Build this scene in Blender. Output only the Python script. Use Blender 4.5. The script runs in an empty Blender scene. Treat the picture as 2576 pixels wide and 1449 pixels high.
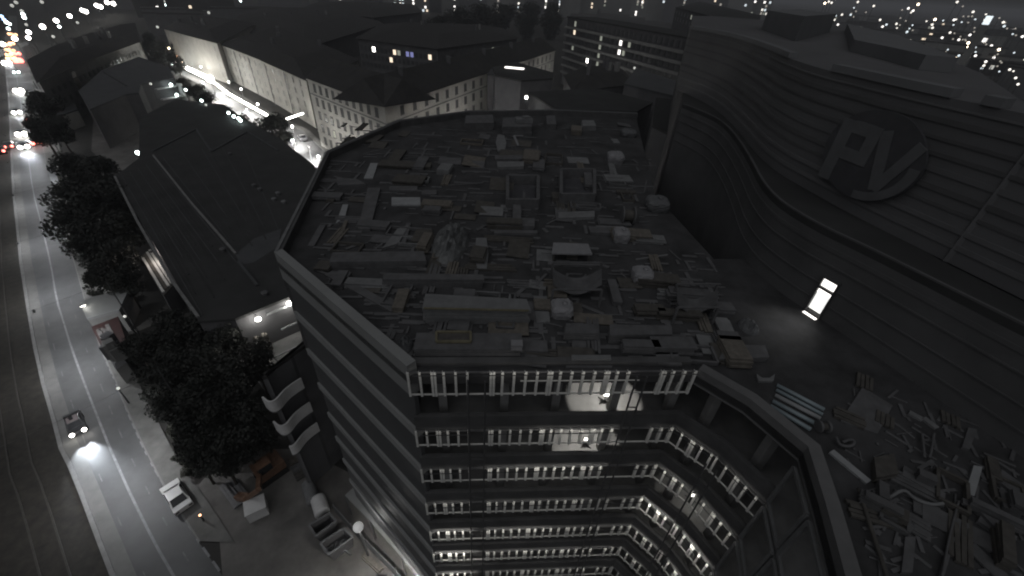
import bpy, math, random
from mathutils import Vector, Matrix
random.seed(7)
S = bpy.context.scene
COL = S.collection

# ------------------------------------------------------------------ camera
H = 38.0                                   # camera height above the street
PITCH, ROLL, FPX, WPX = math.radians(35.717), math.radians(3.2207), 1062.25, 2576.0
CF = Vector((0, math.cos(PITCH), -math.sin(PITCH)))
D0 = Vector((0, -math.sin(PITCH), -math.cos(PITCH)))
CR = math.cos(ROLL) * Vector((1, 0, 0)) - math.sin(ROLL) * D0
CD = math.sin(ROLL) * Vector((1, 0, 0)) + math.cos(ROLL) * D0
cam = bpy.data.cameras.new('camera'); camo = bpy.data.objects.new('camera', cam); COL.objects.link(camo)
cam.sensor_width = 36; cam.lens = 36 * FPX / WPX
cam.clip_start = 0.1; cam.clip_end = 12000
M = Matrix((CR, -CD, -CF)).transposed().to_4x4(); M.translation = (0, 0, H); camo.matrix_world = M
S.camera = camo

# ------------------------------------------------------------------ night sky, faint diffuse sky glow, exposure
W = bpy.data.worlds.new('World'); S.world = W; W.use_nodes = True
wn = W.node_tree.nodes; wl = W.node_tree.links
bg = wn['Background']; sky = wn.new('ShaderNodeTexSky'); sky.sky_type = 'NISHITA'; sky.sun_disc = False
sky.sun_elevation = math.radians(58); sky.sun_rotation = math.radians(200)
hs = wn.new('ShaderNodeHueSaturation'); hs.inputs['Saturation'].default_value = 0.22
wl.new(sky.outputs[0], hs.inputs['Color']); wl.new(hs.outputs[0], bg.inputs['Color'])
bg.inputs['Strength'].default_value = 0.0036
sun = bpy.data.lights.new('sky_glow', 'SUN'); sun.energy = 0.62; sun.angle = math.radians(100); sun.color = (0.97, 0.98, 1.0)
suno = bpy.data.objects.new('sky_glow', sun); COL.objects.link(suno)
az = math.radians(200)
suno.rotation_euler = Vector((-math.sin(az) * math.cos(math.radians(58)), -math.cos(az) * math.cos(math.radians(58)), -math.sin(math.radians(58)))).to_track_quat('-Z', 'Y').to_euler()
S.view_settings.view_transform = 'Standard'; S.view_settings.look = 'None'
S.view_settings.exposure = 0; S.view_settings.gamma = 1; S.view_settings.use_curve_mapping = False
S.render.engine = 'CYCLES'
S.cycles.use_denoising = True; S.cycles.denoising_prefilter = 'ACCURATE'; S.cycles.filter_width = 2.0; S.cycles.max_bounces = 4; S.cycles.diffuse_bounces = 2; S.cycles.glossy_bounces = 2
S.cycles.transmission_bounces = 2; S.cycles.sample_clamp_indirect = 2.0; S.cycles.caustics_reflective = False; S.cycles.caustics_refractive = False

# ------------------------------------------------------------------ pixel -> place helpers (pixels of a 2576 px wide print)
def P(u, v, z=0.0):
    d = CF * FPX + CR * (u - 1288) + CD * (v - 724.5)
    t = (z - H) / d.z
    return Vector((d.x * t, d.y * t, z))
def PP(pts, z=0.0): return [P(u, v, z) for u, v in pts]

# ------------------------------------------------------------------ materials
MATS = {}
def mat(name, col, rough=0.85, var=0.25, scale=1.5, metal=0.0, bump=0.0, emit=0.0, ecol=None, detail=4):
    if name in MATS: return MATS[name]
    m = bpy.data.materials.new(name); m.use_nodes = True; MATS[name] = m
    n = m.node_tree.nodes; l = m.node_tree.links; b = n['Principled BSDF']
    b.inputs['Roughness'].default_value = rough; b.inputs['Metallic'].default_value = metal
    c = col + (1,) if len(col) == 3 else col
    if emit:
        b.inputs['Base Color'].default_value = c
        b.inputs['Emission Color'].default_value = (ecol or col) + (1,); b.inputs['Emission Strength'].default_value = emit
        return m
    tc = n.new('ShaderNodeTexCoord'); nz = n.new('ShaderNodeTexNoise')
    nz.inputs['Scale'].default_value = scale; nz.inputs['Detail'].default_value = detail; nz.inputs['Roughness'].default_value = 0.65
    l.new(tc.outputs['Object'], nz.inputs['Vector'])
    mr = n.new('ShaderNodeMapRange'); mr.inputs[1].default_value = 0.3; mr.inputs[2].default_value = 0.7
    mr.inputs[3].default_value = 1 - var; mr.inputs[4].default_value = 1 + var
    l.new(nz.outputs['Fac'], mr.inputs[0])
    mx = n.new('ShaderNodeVectorMath'); mx.operation = 'SCALE'; mx.inputs[0].default_value = c[:3]
    l.new(mr.outputs[0], mx.inputs['Scale']); l.new(mx.outputs[0], b.inputs['Base Color'])
    if bump:
        bp = n.new('ShaderNodeBump'); bp.inputs['Strength'].default_value = bump; bp.inputs['Distance'].default_value = 0.03
        l.new(nz.outputs['Fac'], bp.inputs['Height']); l.new(bp.outputs[0], b.inputs['Normal'])
    return m
mat('ground', (0.03, 0.029, 0.027), var=.5, scale=.15, bump=.3)
mat('asphalt', (0.085, 0.087, 0.09), rough=.6, var=.22, scale=.35, bump=.15)
mat('paving', (0.13, 0.13, 0.125), var=.25, scale=.8, bump=.2)
mat('yard_concrete', (0.12, 0.115, 0.11), var=.4, scale=.3, bump=.2)
mat('kerb', (0.2, 0.2, 0.2), var=.15)
mat('paint', (0.22, 0.225, 0.235), rough=.7, var=.3, scale=2)
mat('paint_worn', (0.14, 0.14, 0.147), rough=.7, var=.4, scale=2)
mat('ballast', (0.02, 0.018, 0.0145), var=.6, scale=1.2, bump=.6)
mat('rail_steel', (0.045, 0.042, 0.038), rough=.8, var=.2)
mat('deck', (0.038, 0.038, 0.04), var=.55, scale=.6, bump=.3, detail=8)
mat('bitumen', (0.03, 0.0305, 0.031), var=.35, scale=.25, bump=.2, detail=8)
mat('bitumen_grey', (0.06, 0.062, 0.066), var=.2, scale=.3, bump=.2)
mat('concrete', (0.18, 0.18, 0.18), var=.25, scale=.8, bump=.25)
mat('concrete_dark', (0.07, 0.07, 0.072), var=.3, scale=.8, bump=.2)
mat('cladding', (0.22, 0.225, 0.225), rough=.6, var=.08, scale=.5)
mat('glass_dark', (0.05, 0.052, 0.055), rough=.3, var=.1)
mat('band_grey', (0.25, 0.255, 0.255), rough=.6, var=.12, scale=.6)
mat('facade_panel', (0.07, 0.072, 0.075), rough=.6, var=.12, scale=.6)
mat('window_pale', (0.26, 0.255, 0.24), rough=.5, var=.15)
mat('shoulder', (0.15, 0.15, 0.147), var=.2, scale=.5, bump=.2)
mat('stud', (0.62, 0.62, 0.6), rough=.5, var=.15, scale=3)
mat('steel', (0.16, 0.16, 0.165), rough=.5, metal=.4, var=.2)
mat('pole', (0.07, 0.07, 0.072), rough=.6, var=.2)
mat('pale_sheet', (0.25, 0.258, 0.266), var=.12, scale=2)
mat('grey_sheet', (0.145, 0.148, 0.152), var=.2, scale=2)
mat('dim_sheet', (0.092, 0.092, 0.096), var=.25, scale=2)
mat('dim_dark', (0.08, 0.08, 0.083), var=.25, scale=2)
mat('parapet_grey', (0.115, 0.115, 0.117), var=.18, scale=.8, bump=.2)
mat('timber', (0.115, 0.105, 0.092), var=.3, scale=4)
mat('timber_dark', (0.065, 0.061, 0.056), var=.3, scale=4)
mat('yellow_form', (0.13, 0.118, 0.08), var=.3, scale=3)
mat('bag', (0.2, 0.2, 0.21), var=.12, scale=3, bump=.4)
mat('bag_grey', (0.1, 0.103, 0.108), var=.2, scale=3, bump=.4)
mat('tarp', (0.1, 0.104, 0.106), rough=.5, var=.3, scale=3, bump=.5)
mat('pipe', (0.2, 0.24, 0.26), rough=.4, var=.15)
mat('render_pale', (0.46, 0.45, 0.42), var=.14, scale=.35, bump=.1)
mat('render_grey', (0.2, 0.2, 0.195), var=.15, scale=.35)
mat('render_dark', (0.1, 0.1, 0.105), var=.2, scale=.35)
mat('roof_dark', (0.026, 0.025, 0.025), var=.35, scale=.4, bump=.3)
mat('mall_wall', (0.108, 0.108, 0.113), rough=.7, var=.12, scale=.25)
mat('mall_band', (0.125, 0.125, 0.13), rough=.7, var=.15, scale=.6)
mat('mall_low', (0.088, 0.088, 0.091), rough=.8, var=.18, scale=.4)
mat('letter_grey', (0.112, 0.114, 0.12), rough=.7, var=.12)
mat('mall_pale', (0.15, 0.153, 0.16), rough=.7, var=.1, scale=.5)
mat('sign_dark', (0.06, 0.06, 0.066), rough=.5, var=.15)
mat('leaf', (0.013, 0.015, 0.012), rough=.7, var=.5, scale=.6)
mat('leaf_b', (0.04, 0.042, 0.032), rough=.7, var=.5, scale=.6)
mat('bark', (0.05, 0.043, 0.036), var=.3, scale=3)
mat('car_white', (0.6, 0.6, 0.6), rough=.3, var=.03)
mat('car_dark', (0.03, 0.03, 0.033), rough=.3, var=.05)
mat('car_grey', (0.15, 0.15, 0.16), rough=.3, var=.05)
mat('car_pink', (0.22, 0.18, 0.185), rough=.35, var=.05)
mat('tyre', (0.02, 0.02, 0.02), var=.1)
mat('car_glass', (0.02, 0.021, 0.024), rough=.1, var=.02)
mat('orange', (0.15, 0.085, 0.055), rough=.6, var=.3, scale=2)
mat('red_roof', (0.024, 0.0085, 0.008), rough=.6, var=.3, scale=2)
mat('letter_white', (0.1, 0.095, 0.093), rough=.6, var=.2)
mat('white_paint', (0.55, 0.55, 0.55), rough=.5, var=.1)
mat('lamp_white', (1, .97, .9), emit=14, ecol=(1.0, .96, .88))
mat('lamp_cool', (.9, 1, .98), emit=9, ecol=(.84, 1.0, .96))
mat('lamp_warm', (1, .85, .65), emit=9, ecol=(1.0, .82, .6))
mat('lamp_red', (1, .25, .2), emit=5, ecol=(1.0, .2, .16))
mat('lamp_amber', (1, .5, .25), emit=3.2, ecol=(1.0, .55, .3))
mat('lamp_blue', (.4, .6, 1), emit=3, ecol=(.45, .65, 1.0))
mat('lamp_dim', (.8, .8, .75), emit=.55, ecol=(.95, .95, .88))
mat('win_warm', (1, .85, .65), emit=1.3, ecol=(1.0, .82, .62))
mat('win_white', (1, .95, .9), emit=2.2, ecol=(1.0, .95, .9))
mat('far_glow', (1, .95, .85), emit=1.6, ecol=(1.0, .95, .86))
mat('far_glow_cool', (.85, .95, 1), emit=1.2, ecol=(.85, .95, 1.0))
mat('far_glow_dim', (.9, .85, .75), emit=.35, ecol=(1.0, .92, .8))
mat('far_wall', (0.16, 0.16, 0.155), var=.2, scale=.1)
mat('win_dim', (.6, .6, .5), emit=.22, ecol=(.9, .95, .8))
mat('win_blue', (.4, .4, .8), emit=.35, ecol=(.45, .48, 1.0))
mat('win_hot', (1, .97, .9), emit=7, ecol=(1.0, .96, .88))
mat('door_glow', (.95, .95, .9), emit=1.0, ecol=(1.0, 1.0, .97))

# ------------------------------------------------------------------ mesh builder
class MB:
    def __init__(s): s.v = []; s.f = []
    def add(s, vs, fs):
        o = len(s.v); s.v += [Vector(q) for q in vs]; s.f += [tuple(o + i for i in q) for q in fs]; return s
    def prism(s, poly, z0, z1):
        n = len(poly); a = sum(poly[i][0] * poly[(i + 1) % n][1] - poly[(i + 1) % n][0] * poly[i][1] for i in range(n))
        p = list(poly) if a > 0 else list(poly)[::-1]
        vs = [(q[0], q[1], z0) for q in p] + [(q[0], q[1], z1) for q in p]
        fs = [tuple(range(n, 2 * n)), tuple(range(n))[::-1]] + [(i, (i + 1) % n, n + (i + 1) % n, n + i) for i in range(n)]
        return s.add(vs, fs)
    def box(s, c, sz, rz=0.0, rx=0.0, ry=0.0):
        m = Matrix.Translation(c) @ Matrix.Rotation(rz, 4, 'Z') @ Matrix.Rotation(ry, 4, 'Y') @ Matrix.Rotation(rx, 4, 'X')
        x, y, z = sz[0] / 2, sz[1] / 2, sz[2] / 2
        vs = [m @ Vector(q) for q in ((-x, -y, -z), (x, -y, -z), (x, y, -z), (-x, y, -z), (-x, -y, z), (x, -y, z), (x, y, z), (-x, y, z))]
        return s.add(vs, [(3, 2, 1, 0), (4, 5, 6, 7), (0, 1, 5, 4), (1, 2, 6, 5), (2, 3, 7, 6), (3, 0, 4, 7)])
    def bar(s, a, b, w, h, up=(0, 0, 1)):
        a = Vector(a); b = Vector(b); d = (b - a).normalized(); u = Vector(up)
        if abs(d.dot(u)) > .98: u = Vector((0, 1, 0))
        r = d.cross(u).normalized() * w / 2; t = r.cross(d).normalized() * h / 2
        vs = [a - r - t, a + r - t, a + r + t, a - r + t, b - r - t, b + r - t, b + r + t, b - r + t]
        return s.add(vs, [(3, 2, 1, 0), (4, 5, 6, 7), (0, 1, 5, 4), (1, 2, 6, 5), (2, 3, 7, 6), (3, 0, 4, 7)])
    def tube(s, path, r, n=8, r2=None):
        path = [Vector(q) for q in path]; k = len(path); rings = []
        for i, q in enumerate(path):
            d = (path[min(i + 1, k - 1)] - path[max(i - 1, 0)]).normalized()
            u = Vector((0, 0, 1)) if abs(d.z) < .9 else Vector((0, 1, 0))
            a = d.cross(u).normalized(); b = a.cross(d).normalized(); rr = r + ((r2 if r2 is not None else r) - r) * i / max(k - 1, 1)
            rings.append([q + a * math.cos(2 * math.pi * j / n) * rr + b * math.sin(2 * math.pi * j / n) * rr for j in range(n)])
        vs = [q for g in rings for q in g]
        fs = [(i * n + (j + 1) % n, i * n + j, (i + 1) * n + j, (i + 1) * n + (j + 1) % n) for i in range(k - 1) for j in range(n)]
        fs += [tuple(range(n)), tuple(range((k - 1) * n, k * n))[::-1]]
        return s.add(vs, fs)
    def ball(s, c, r, n=10, m=6, sz=1.0):
        c = Vector(c); vs = [c + Vector((0, 0, -r * sz))]
        for i in range(1, m):
            a = -math.pi / 2 + math.pi * i / m
            vs += [c + Vector((math.cos(a) * math.cos(2 * math.pi * j / n) * r, math.cos(a) * math.sin(2 * math.pi * j / n) * r, math.sin(a) * r * sz)) for j in range(n)]
        vs.append(c + Vector((0, 0, r * sz))); t = len(vs) - 1
        fs = [(0, 1 + (j + 1) % n, 1 + j) for j in range(n)]
        for i in range(m - 2):
            fs += [(1 + i * n + j, 1 + i * n + (j + 1) % n, 1 + (i + 1) * n + (j + 1) % n, 1 + (i + 1) * n + j) for j in range(n)]
        o = 1 + (m - 2) * n
        fs += [(o + j, o + (j + 1) % n, t) for j in range(n)]
        return s.add(vs, fs)
    def strip(s, L, Rr, z=None):
        vs = []
        for a, b in zip(L, Rr): vs += [Vector(a), Vector(b)]
        if z is not None:
            for q in vs: q.z = z
        return s.add(vs, [(2 * i, 2 * i + 1, 2 * i + 3, 2 * i + 2) for i in range(len(L) - 1)])
    def wall(s, line, z0, z1, th, side=1):
        """upright band of thickness th along a polyline; th grows to the given side"""
        inn = offset(line, th * side); n = len(line)
        vs = [(p.x, p.y, z0) for p in line] + [(p.x, p.y, z1) for p in line] + [(p.x, p.y, z0) for p in inn] + [(p.x, p.y, z1) for p in inn]
        fs = []
        for i in range(n - 1):
            fs += [(i, i + 1, n + i + 1, n + i), (2 * n + i + 1, 2 * n + i, 3 * n + i, 3 * n + i + 1), (n + i, n + i + 1, 3 * n + i + 1, 3 * n + i), (i + 1, i, 2 * n + i, 2 * n + i + 1)]
        fs += [(0, n, 3 * n, 2 * n), (n - 1, 3 * n - 1, 4 * n - 1, 2 * n - 1)]
        return s.add(vs, fs)
    def mesh(s, name, origin=(0, 0, 0), smooth=False, bevel=0):
        o = Vector(origin); me = bpy.data.meshes.new(name)
        me.from_pydata([tuple(q - o) for q in s.v], [], s.f)
        if smooth:
            for p in me.polygons: p.use_smooth = True
        import bmesh
        bm = bmesh.new(); bm.from_mesh(me); bmesh.ops.recalc_face_normals(bm, faces=bm.faces); bm.to_mesh(me); bm.free()
        return me
def offset(line, d):
    """parallel polyline, to the left of travel for d > 0"""
    out = []; n = len(line)
    for i, p in enumerate(line):
        ns = []
        if i > 0: t = (line[i] - line[i - 1]).xy.normalized(); ns.append(Vector((-t.y, t.x)))
        if i < n - 1: t = (line[i + 1] - line[i]).xy.normalized(); ns.append(Vector((-t.y, t.x)))
        m = sum(ns, Vector((0, 0))).normalized(); k = d / max(m.dot(ns[0]), .35)
        out.append(Vector((p.x + m.x * k, p.y + m.y * k, p.z)))
    return out
def resample(pts, step):
    out = [pts[0].copy()]
    for a, b in zip(pts, pts[1:]):
        n = max(1, int((b - a).length / step)); out += [a.lerp(b, (i + 1) / n) for i in range(n)]
    return out
def smooth_line(pts, it=2):
    for _ in range(it):
        q = [pts[0]]
        for a, b in zip(pts, pts[1:]): q += [a.lerp(b, .25), a.lerp(b, .75)]
        q.append(pts[-1]); pts = q
    return pts

# ------------------------------------------------------------------ object helpers
def mkobj(name, me, m, parent=None, loc=(0, 0, 0), rz=0.0):
    o = bpy.data.objects.new(name, me); COL.objects.link(o)
    if m and not me.materials: me.materials.append(MATS[m])
    o.location = loc; o.rotation_euler[2] = rz
    if parent: o.parent = parent
    return o
def tag(o, label, cat, group=None, kind=None):
    o['label'] = label; o['category'] = cat
    if group: o['group'] = group
    if kind: o['kind'] = kind
    return o
def struct(name, mb, m, kind='structure', label=None):
    o = mkobj(name, mb.mesh(name), m); o['kind'] = kind
    if label: o['label'] = label
    return o
def thing(name, label, cat, loc=(0, 0, 0), rz=0.0, group=None):
    o = bpy.data.objects.new(name, None); COL.objects.link(o); o.location = loc; o.rotation_euler[2] = rz; o.empty_display_size = .3
    return tag(o, label, cat, group)
def wpart(root, name, mb, m, smooth=False, label=None, kind=None, sub=None):
    """part given in world coordinates under an unrotated thing (or, with sub, under a part of it)"""
    o = mkobj(name, mb.mesh(name, root.location, smooth), m, sub or root)
    if label: o['label'] = label
    if kind: o['kind'] = kind
    return o
def solo(name, label, cat, mb, m, group=None, smooth=False):
    lo = Vector((sum(q.x for q in mb.v) / len(mb.v), sum(q.y for q in mb.v) / len(mb.v), min(q.z for q in mb.v)))
    return tag(mkobj(name, mb.mesh(name, lo, smooth), m, None, lo), label, cat, group)
def copy_tree(o, parent=None):
    c = o.copy(); COL.objects.link(c); c.parent = parent
    for ch in list(o.children): copy_tree(ch, c)
    return c
def light(kind, parent, loc, energy, color=(1, .96, .9), size=.3, rot=(0, 0, 0), spot=None, blend=.6):
    l = bpy.data.lights.new('lamp_light', kind); l.energy = energy; l.color = color
    if kind == 'AREA': l.shape = 'DISK'; l.size = size; l.spread = math.radians(130)
    else: l.shadow_soft_size = size
    if spot: l.spot_size = spot; l.spot_blend = blend
    o = bpy.data.objects.new('lamp_light', l); COL.objects.link(o); o.parent = parent; o.location = loc; o.rotation_euler = rot
    return o
# ================================================================== SETTING
g = MB(); g.add([(-6000, -200, 0), (6000, -200, 0), (6000, 9000, 0), (-6000, 9000, 0)], [(0, 1, 2, 3)])
struct('ground', g, 'ground')
ROWS = [(40, 24, 32, 42), (75, 18, 30, 44), (110, 14, 32, 52), (170, 15, 38, 70), (230, 22, 48, 84), (300, 27, 58, 97), (400, 32, 72, 113), (483, 37, 83, 138),
        (560, 46, 103, 155), (663, 57, 128, 187), (753, 72, 142, 212), (816, 83, 162, 231), (876, 94, 180, 252), (966, 115, 213, 292),
        (1050, 140, 246, 326), (1126, 160, 276, 360), (1173, 184, 297, 384), (1243, 213, 328, 425), (1366, 260, 389, 501), (1449, 293, 437, 560), (1580, 345, 515, 655)]
RL = [P(r[1], r[0]) for r in ROWS]; RC = [P(r[2], r[0]) for r in ROWS]; RR = [P(r[3], r[0]) for r in ROWS]
struct('road', MB().strip(RL, RR, .02), 'asphalt')
tramL = offset(RL, -13.0)                       # travel is towards the camera: the open side lies to the right of it
struct('tram_bed', MB().strip(tramL, offset(RL, -.35), .016), 'ballast')
for d in (-2.2, -3.65, -5.6, -7.05):
    ln = offset(RL, d); mb = MB()
    for a, b in zip(ln, ln[1:]): mb.bar((a.x, a.y, .07), (b.x, b.y, .07), .12, .1)
    struct('tram_rail', mb, 'rail_steel')
struct('road_shoulder', MB().strip(RL, offset(RL, 1.0), .0245), 'shoulder')
k0 = MB().wall(RL, 0, .13, .3, -1); struct('kerb', k0, 'kerb')
SW = [(966, 293, 352), (1000, 305, 365), (1050, 327, 393), (1126, 361, 431), (1173, 385, 462), (1209, 404, 486), (1300, 459, 548), (1366, 502, 590)]
swl = [P(a, v) for v, a, b in SW]; swr = [P(b, v) for v, a, b in SW]
up = [i for i, r in enumerate(ROWS) if 170 <= r[0] <= 900]
swl = [RR[i] for i in up] + swl; swr = [offset(RR, 3.0)[i] for i in up] + swr
mb = MB().strip([Vector((q.x, q.y, .12)) for q in offset(swl, .12)], [Vector((q.x, q.y, .12)) for q in swr])
struct('pavement', mb, 'paving'); struct('kerb', MB().wall(swl, 0, .125, .12, 1), 'kerb')
# painted markings: one object, worn paint on the carriageway
mb = MB(); cl = smooth_line(RC[2:], 1)
mb.strip([Vector((q.x, q.y, .026)) for q in offset(cl, -.09)], [Vector((q.x, q.y, .026)) for q in offset(cl, .09)])
struct('centre_line', mb, 'paint')
def dashes(line, step, on, w, z):
    m = MB(); acc = 0
    pts = resample(line, .5)
    for a, b in zip(pts, pts[1:]):
        if (acc % step) < on:
            d = (b - a).normalized(); r = Vector((-d.y, d.x, 0)) * w / 2
            m.add([(a + r).xy.to_tuple() + (z,), (a - r).xy.to_tuple() + (z,), (b - r).xy.to_tuple() + (z,), (b + r).xy.to_tuple() + (z,)], [(0, 1, 2, 3)])
        acc += (b - a).length
    return m
mid = [a.lerp(b, .5) for a, b in zip(RC, RR)]
struct('lane_dashes', dashes(mid[10:], 4.2, 1.4, .1, .0262), 'paint_worn')
mid2 = [a.lerp(b, .5) for a, b in zip(RL, RC)]
struct('lane_dashes', dashes(mid2[10:], 6.0, 1.2, .08, .0262), 'paint_worn')
struct('edge_dashes', dashes([a.lerp(b, -.012) for a, b in zip(RR, RC)][12:], 1.5, .9, .16, .0264), 'paint')
# yard beside the building, lit side street, yard of the hall, far cross street
struct('yard', MB().prism(PP([(432, 1150), (600, 1130), (760, 1130), (900, 1200), (1120, 1580), (655, 1580), (560, 1449), (548, 1302)]), 0, .034), 'yard_concrete')
SL = PP([(430, 175), (520, 222), (600, 290), (700, 345), (806, 428), (860, 470)]); SR = PP([(452, 160), (560, 212), (660, 275), (775, 330), (845, 395), (900, 440)])
struct('side_street', MB().strip(SL, SR, .022), 'asphalt')
struct('street_pavement', MB().wall(offset(SR, -1.2), 0, .13, 1.6, 1), 'paving')
struct('hall_yard', MB().prism(PP([(235, 300), (345, 285), (365, 400), (300, 440), (230, 380)]), 0, .03), 'yard_concrete')
struct('cross_street', MB().prism(PP([(-40, 160), (72, 112), (76, 101), (-40, 138)]), 0, .05), 'kerb')

# ================================================================== THE BUILDING UNDER CONSTRUCTION
ZD = 26.2                                        # roof deck
ZT = [26.5, 23.02, 20.23, 17.26, 14.38, 11.76, 9.05, 6.3, 3.5]
Q = PP([(693, 645), (1025, 935), (1757, 931), (1888, 1007), (2031, 1125), (2073, 1260), (2124, 1449), (2165, 1600)], 26.5)
QI = offset(Q, 5.5)
far = PP([(1800, 640), (1650, 480), (1602, 290), (1390, 282), (1180, 285), (1000, 310), (820, 390)], 26.5)
ZL = 30.0                                        # ledge of the curved building beside the deck
LW = smooth_line(PP([(1717, 262), (1790, 290), (1832, 318), (1880, 385), (1930, 487), (2050, 563), (2184, 625), (2284, 675)], ZL), 3)
LW.append(LW[-1] + (LW[-1] - LW[-9]).normalized() * 30)
mallbase = [Vector((q.x, q.y, 26.5)) for q in offset(LW, 1.0)[::-1] if q.y < 21]
bld = thing('building_under_construction', 'concrete office building under construction with open stud facade and cluttered roof deck', 'building', (Q[2].x, Q[2].y + 8, 0))
deckpoly = Q + [P(3100, 1600, 26.5)] + mallbase + far
wpart(bld, 'roof_deck', MB().prism(deckpoly, ZD - .35, ZD), 'deck')
core = [Vector((-10.5, 19.6, 0))] + QI[1:-1] + [QI[-1], P(3100, 1600, 26.5)] + mallbase + far
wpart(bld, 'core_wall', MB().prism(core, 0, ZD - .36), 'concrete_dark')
# parapets
AB = [Q[0], Q[1]]; BC = [Q[1], Q[2]]; CF_ = Q[2:]
CD_ = [Q[2], Q[3], Q[4]]
backline = [Q[0]] + far[::-1][:5]
wpart(bld, 'parapet', MB().wall(backline, 20, 26.75, .35, -1), 'concrete_dark', label='dark parapet along the far edge of the roof')
wpart(bld, 'coping', MB().wall(offset(backline, -.02), 26.752, 26.80, .16, -1), 'grey_sheet')
for k in range(len(ZT) - 1):
    zt, zn = ZT[k], ZT[k + 1]
    hb = 1.22 if k == 0 else 1.0
    # left facade: cladding band + recessed dark glazing
    wpart(bld, 'cladding_band', MB().wall(AB, zt - (1.35 if k == 0 else .5), zt + (.28 if k == 0 else .0), .4), 'cladding' if k == 0 else 'band_grey')
    sub = offset(AB, .12)
    wpart(bld, 'window_band', MB().wall(sub, zn + .002, zt - (1.36 if k == 0 else .51), .2), 'facade_panel')
    # floor slab, upstand
    fl = Q[1:]; fi = offset(fl, 5.2)
    if k < len(ZT) - 1:
        mb = MB()
        wpart(bld, 'floor_slab', MB().wall(offset(fl, .12), zn - .22, zn + .04, 5.0), 'concrete')
        wpart(bld, 'upstand', MB().wall(offset(fl[:4], .02), zn + .045, zn + .86, .2), 'concrete_dark')
wing_par = MB().wall(CF_, 25.75, 26.55, .4)
wpart(bld, 'wing_parapet', wing_par, 'parapet_grey', label='broad pale parapet curving along the right wing')
wpart(bld, 'roof_kerb', MB().wall(offset(BC, .5), 26.2, 26.42, .3), 'concrete_dark')
# columns behind the open front
for ln, dd in ((offset(BC, .9), 2.45), (offset(CD_, .9), 2.3)):
    L = sum((b - a).length for a, b in zip(ln, ln[1:]))
    pts = resample(ln, .35); acc = 0; nxt = .8
    for a, b in zip(pts, pts[1:]):
        acc += (b - a).length
        if acc > nxt:
            nxt += dd
            wpart(bld, 'column', MB().box((b.x, b.y, 12.9), (.34, .34, 25.8), 0.1), 'concrete')
# stud frames: each post a piece of its own under its frame
postmesh = {}
def studs(line, zt, h, step, skip=(), double=5):
    L = (line[1] - line[0]).length; d = (line[1] - line[0]).normalized(); nrm = Vector((d.y, -d.x, 0)); rz = math.atan2(d.y, d.x)
    fr = MB()
    fr.bar(line[0] + Vector((0, 0, zt - .03 - line[0].z)), line[1] + Vector((0, 0, zt - .03 - line[1].z)), .05, .05)
    fo2 = wpart(bld, 'bottom_rail', MB().bar(line[0] + Vector((0, 0, zt - h - line[0].z)), line[1] + Vector((0, 0, zt - h - line[1].z)), .05, .05), 'stud')
    if h > 1.1:
        mid_ = MB().bar(line[0].lerp(line[1], .38) + Vector((0, 0, zt - .5 - line[0].z)), line[0].lerp(line[1], .8) + Vector((0, 0, zt - .5 - line[1].z)), .05, .04); wpart(bld, 'mid_rail', mid_, 'stud')
    fo = wpart(bld, 'top_rail', fr, 'steel')
    key = round(h, 2)
    if key not in postmesh:
        m2 = MB(); m2.box((0, 0, -h / 2 - .03), (.085, .05, h + .06)); m2.box((-.045, .06, -h / 2), (.012, .09, h)); postmesh[key] = m2.mesh('post')
        postmesh[key].materials.append(MATS['stud'])
    n = int(L / step)
    for i in range(n + 1):
        t = i * step / L
        if any(a < t < b for a, b in skip): continue
        for e in ((0, .11) if double and i % double == 2 else (0,)):
            q = line[0] + d * (i * step + e) + nrm * .035
            o = mkobj('post', postmesh[key], None, fo, (q.x - bld.location.x, q.y - bld.location.y, zt), rz)
for k in range(7):
    gap = [(.205, .245), (.79, .85)] if k < 3 else [(.235, .275)]
    if k >= 1: gap += [(.86, .89)]
    studs(BC, ZT[k] - (.02 if k == 0 else .0), 1.22 if k == 0 else .98, .43, gap)
    if 1 <= k <= 6:
        studs([Q[2], Q[3]], ZT[k], .98, .43, [], 4); studs([Q[3], Q[4]], ZT[k], .98, .45, [(0, .15)], 4)
# wing facing left: big slanting window frames below the parapet
for k in range(0, 4):
    for (a, b) in ((Q[4], Q[5]), (Q[5], Q[6]), (Q[6], Q[7])):
        q0 = a.lerp(b, .06); q1 = a.lerp(b, .94); zt = ZT[k] - (1.0 if k == 0 else .1); zb = ZT[k + 1] + .3
        mb = MB().bar((q0.x, q0.y, zt), (q1.x, q1.y, zt), .1, .12).bar((q0.x, q0.y, zb), (q1.x, q1.y, zb), .1, .12)
        mb.bar((q0.x, q0.y, zb), (q0.x, q0.y, zt), .12, .1, up=(1, 0, 0)).bar((q1.x, q1.y, zb), (q1.x, q1.y, zt), .12, .1, up=(1, 0, 0))
        wpart(bld, 'braced_frame', mb, 'grey_sheet')
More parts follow.
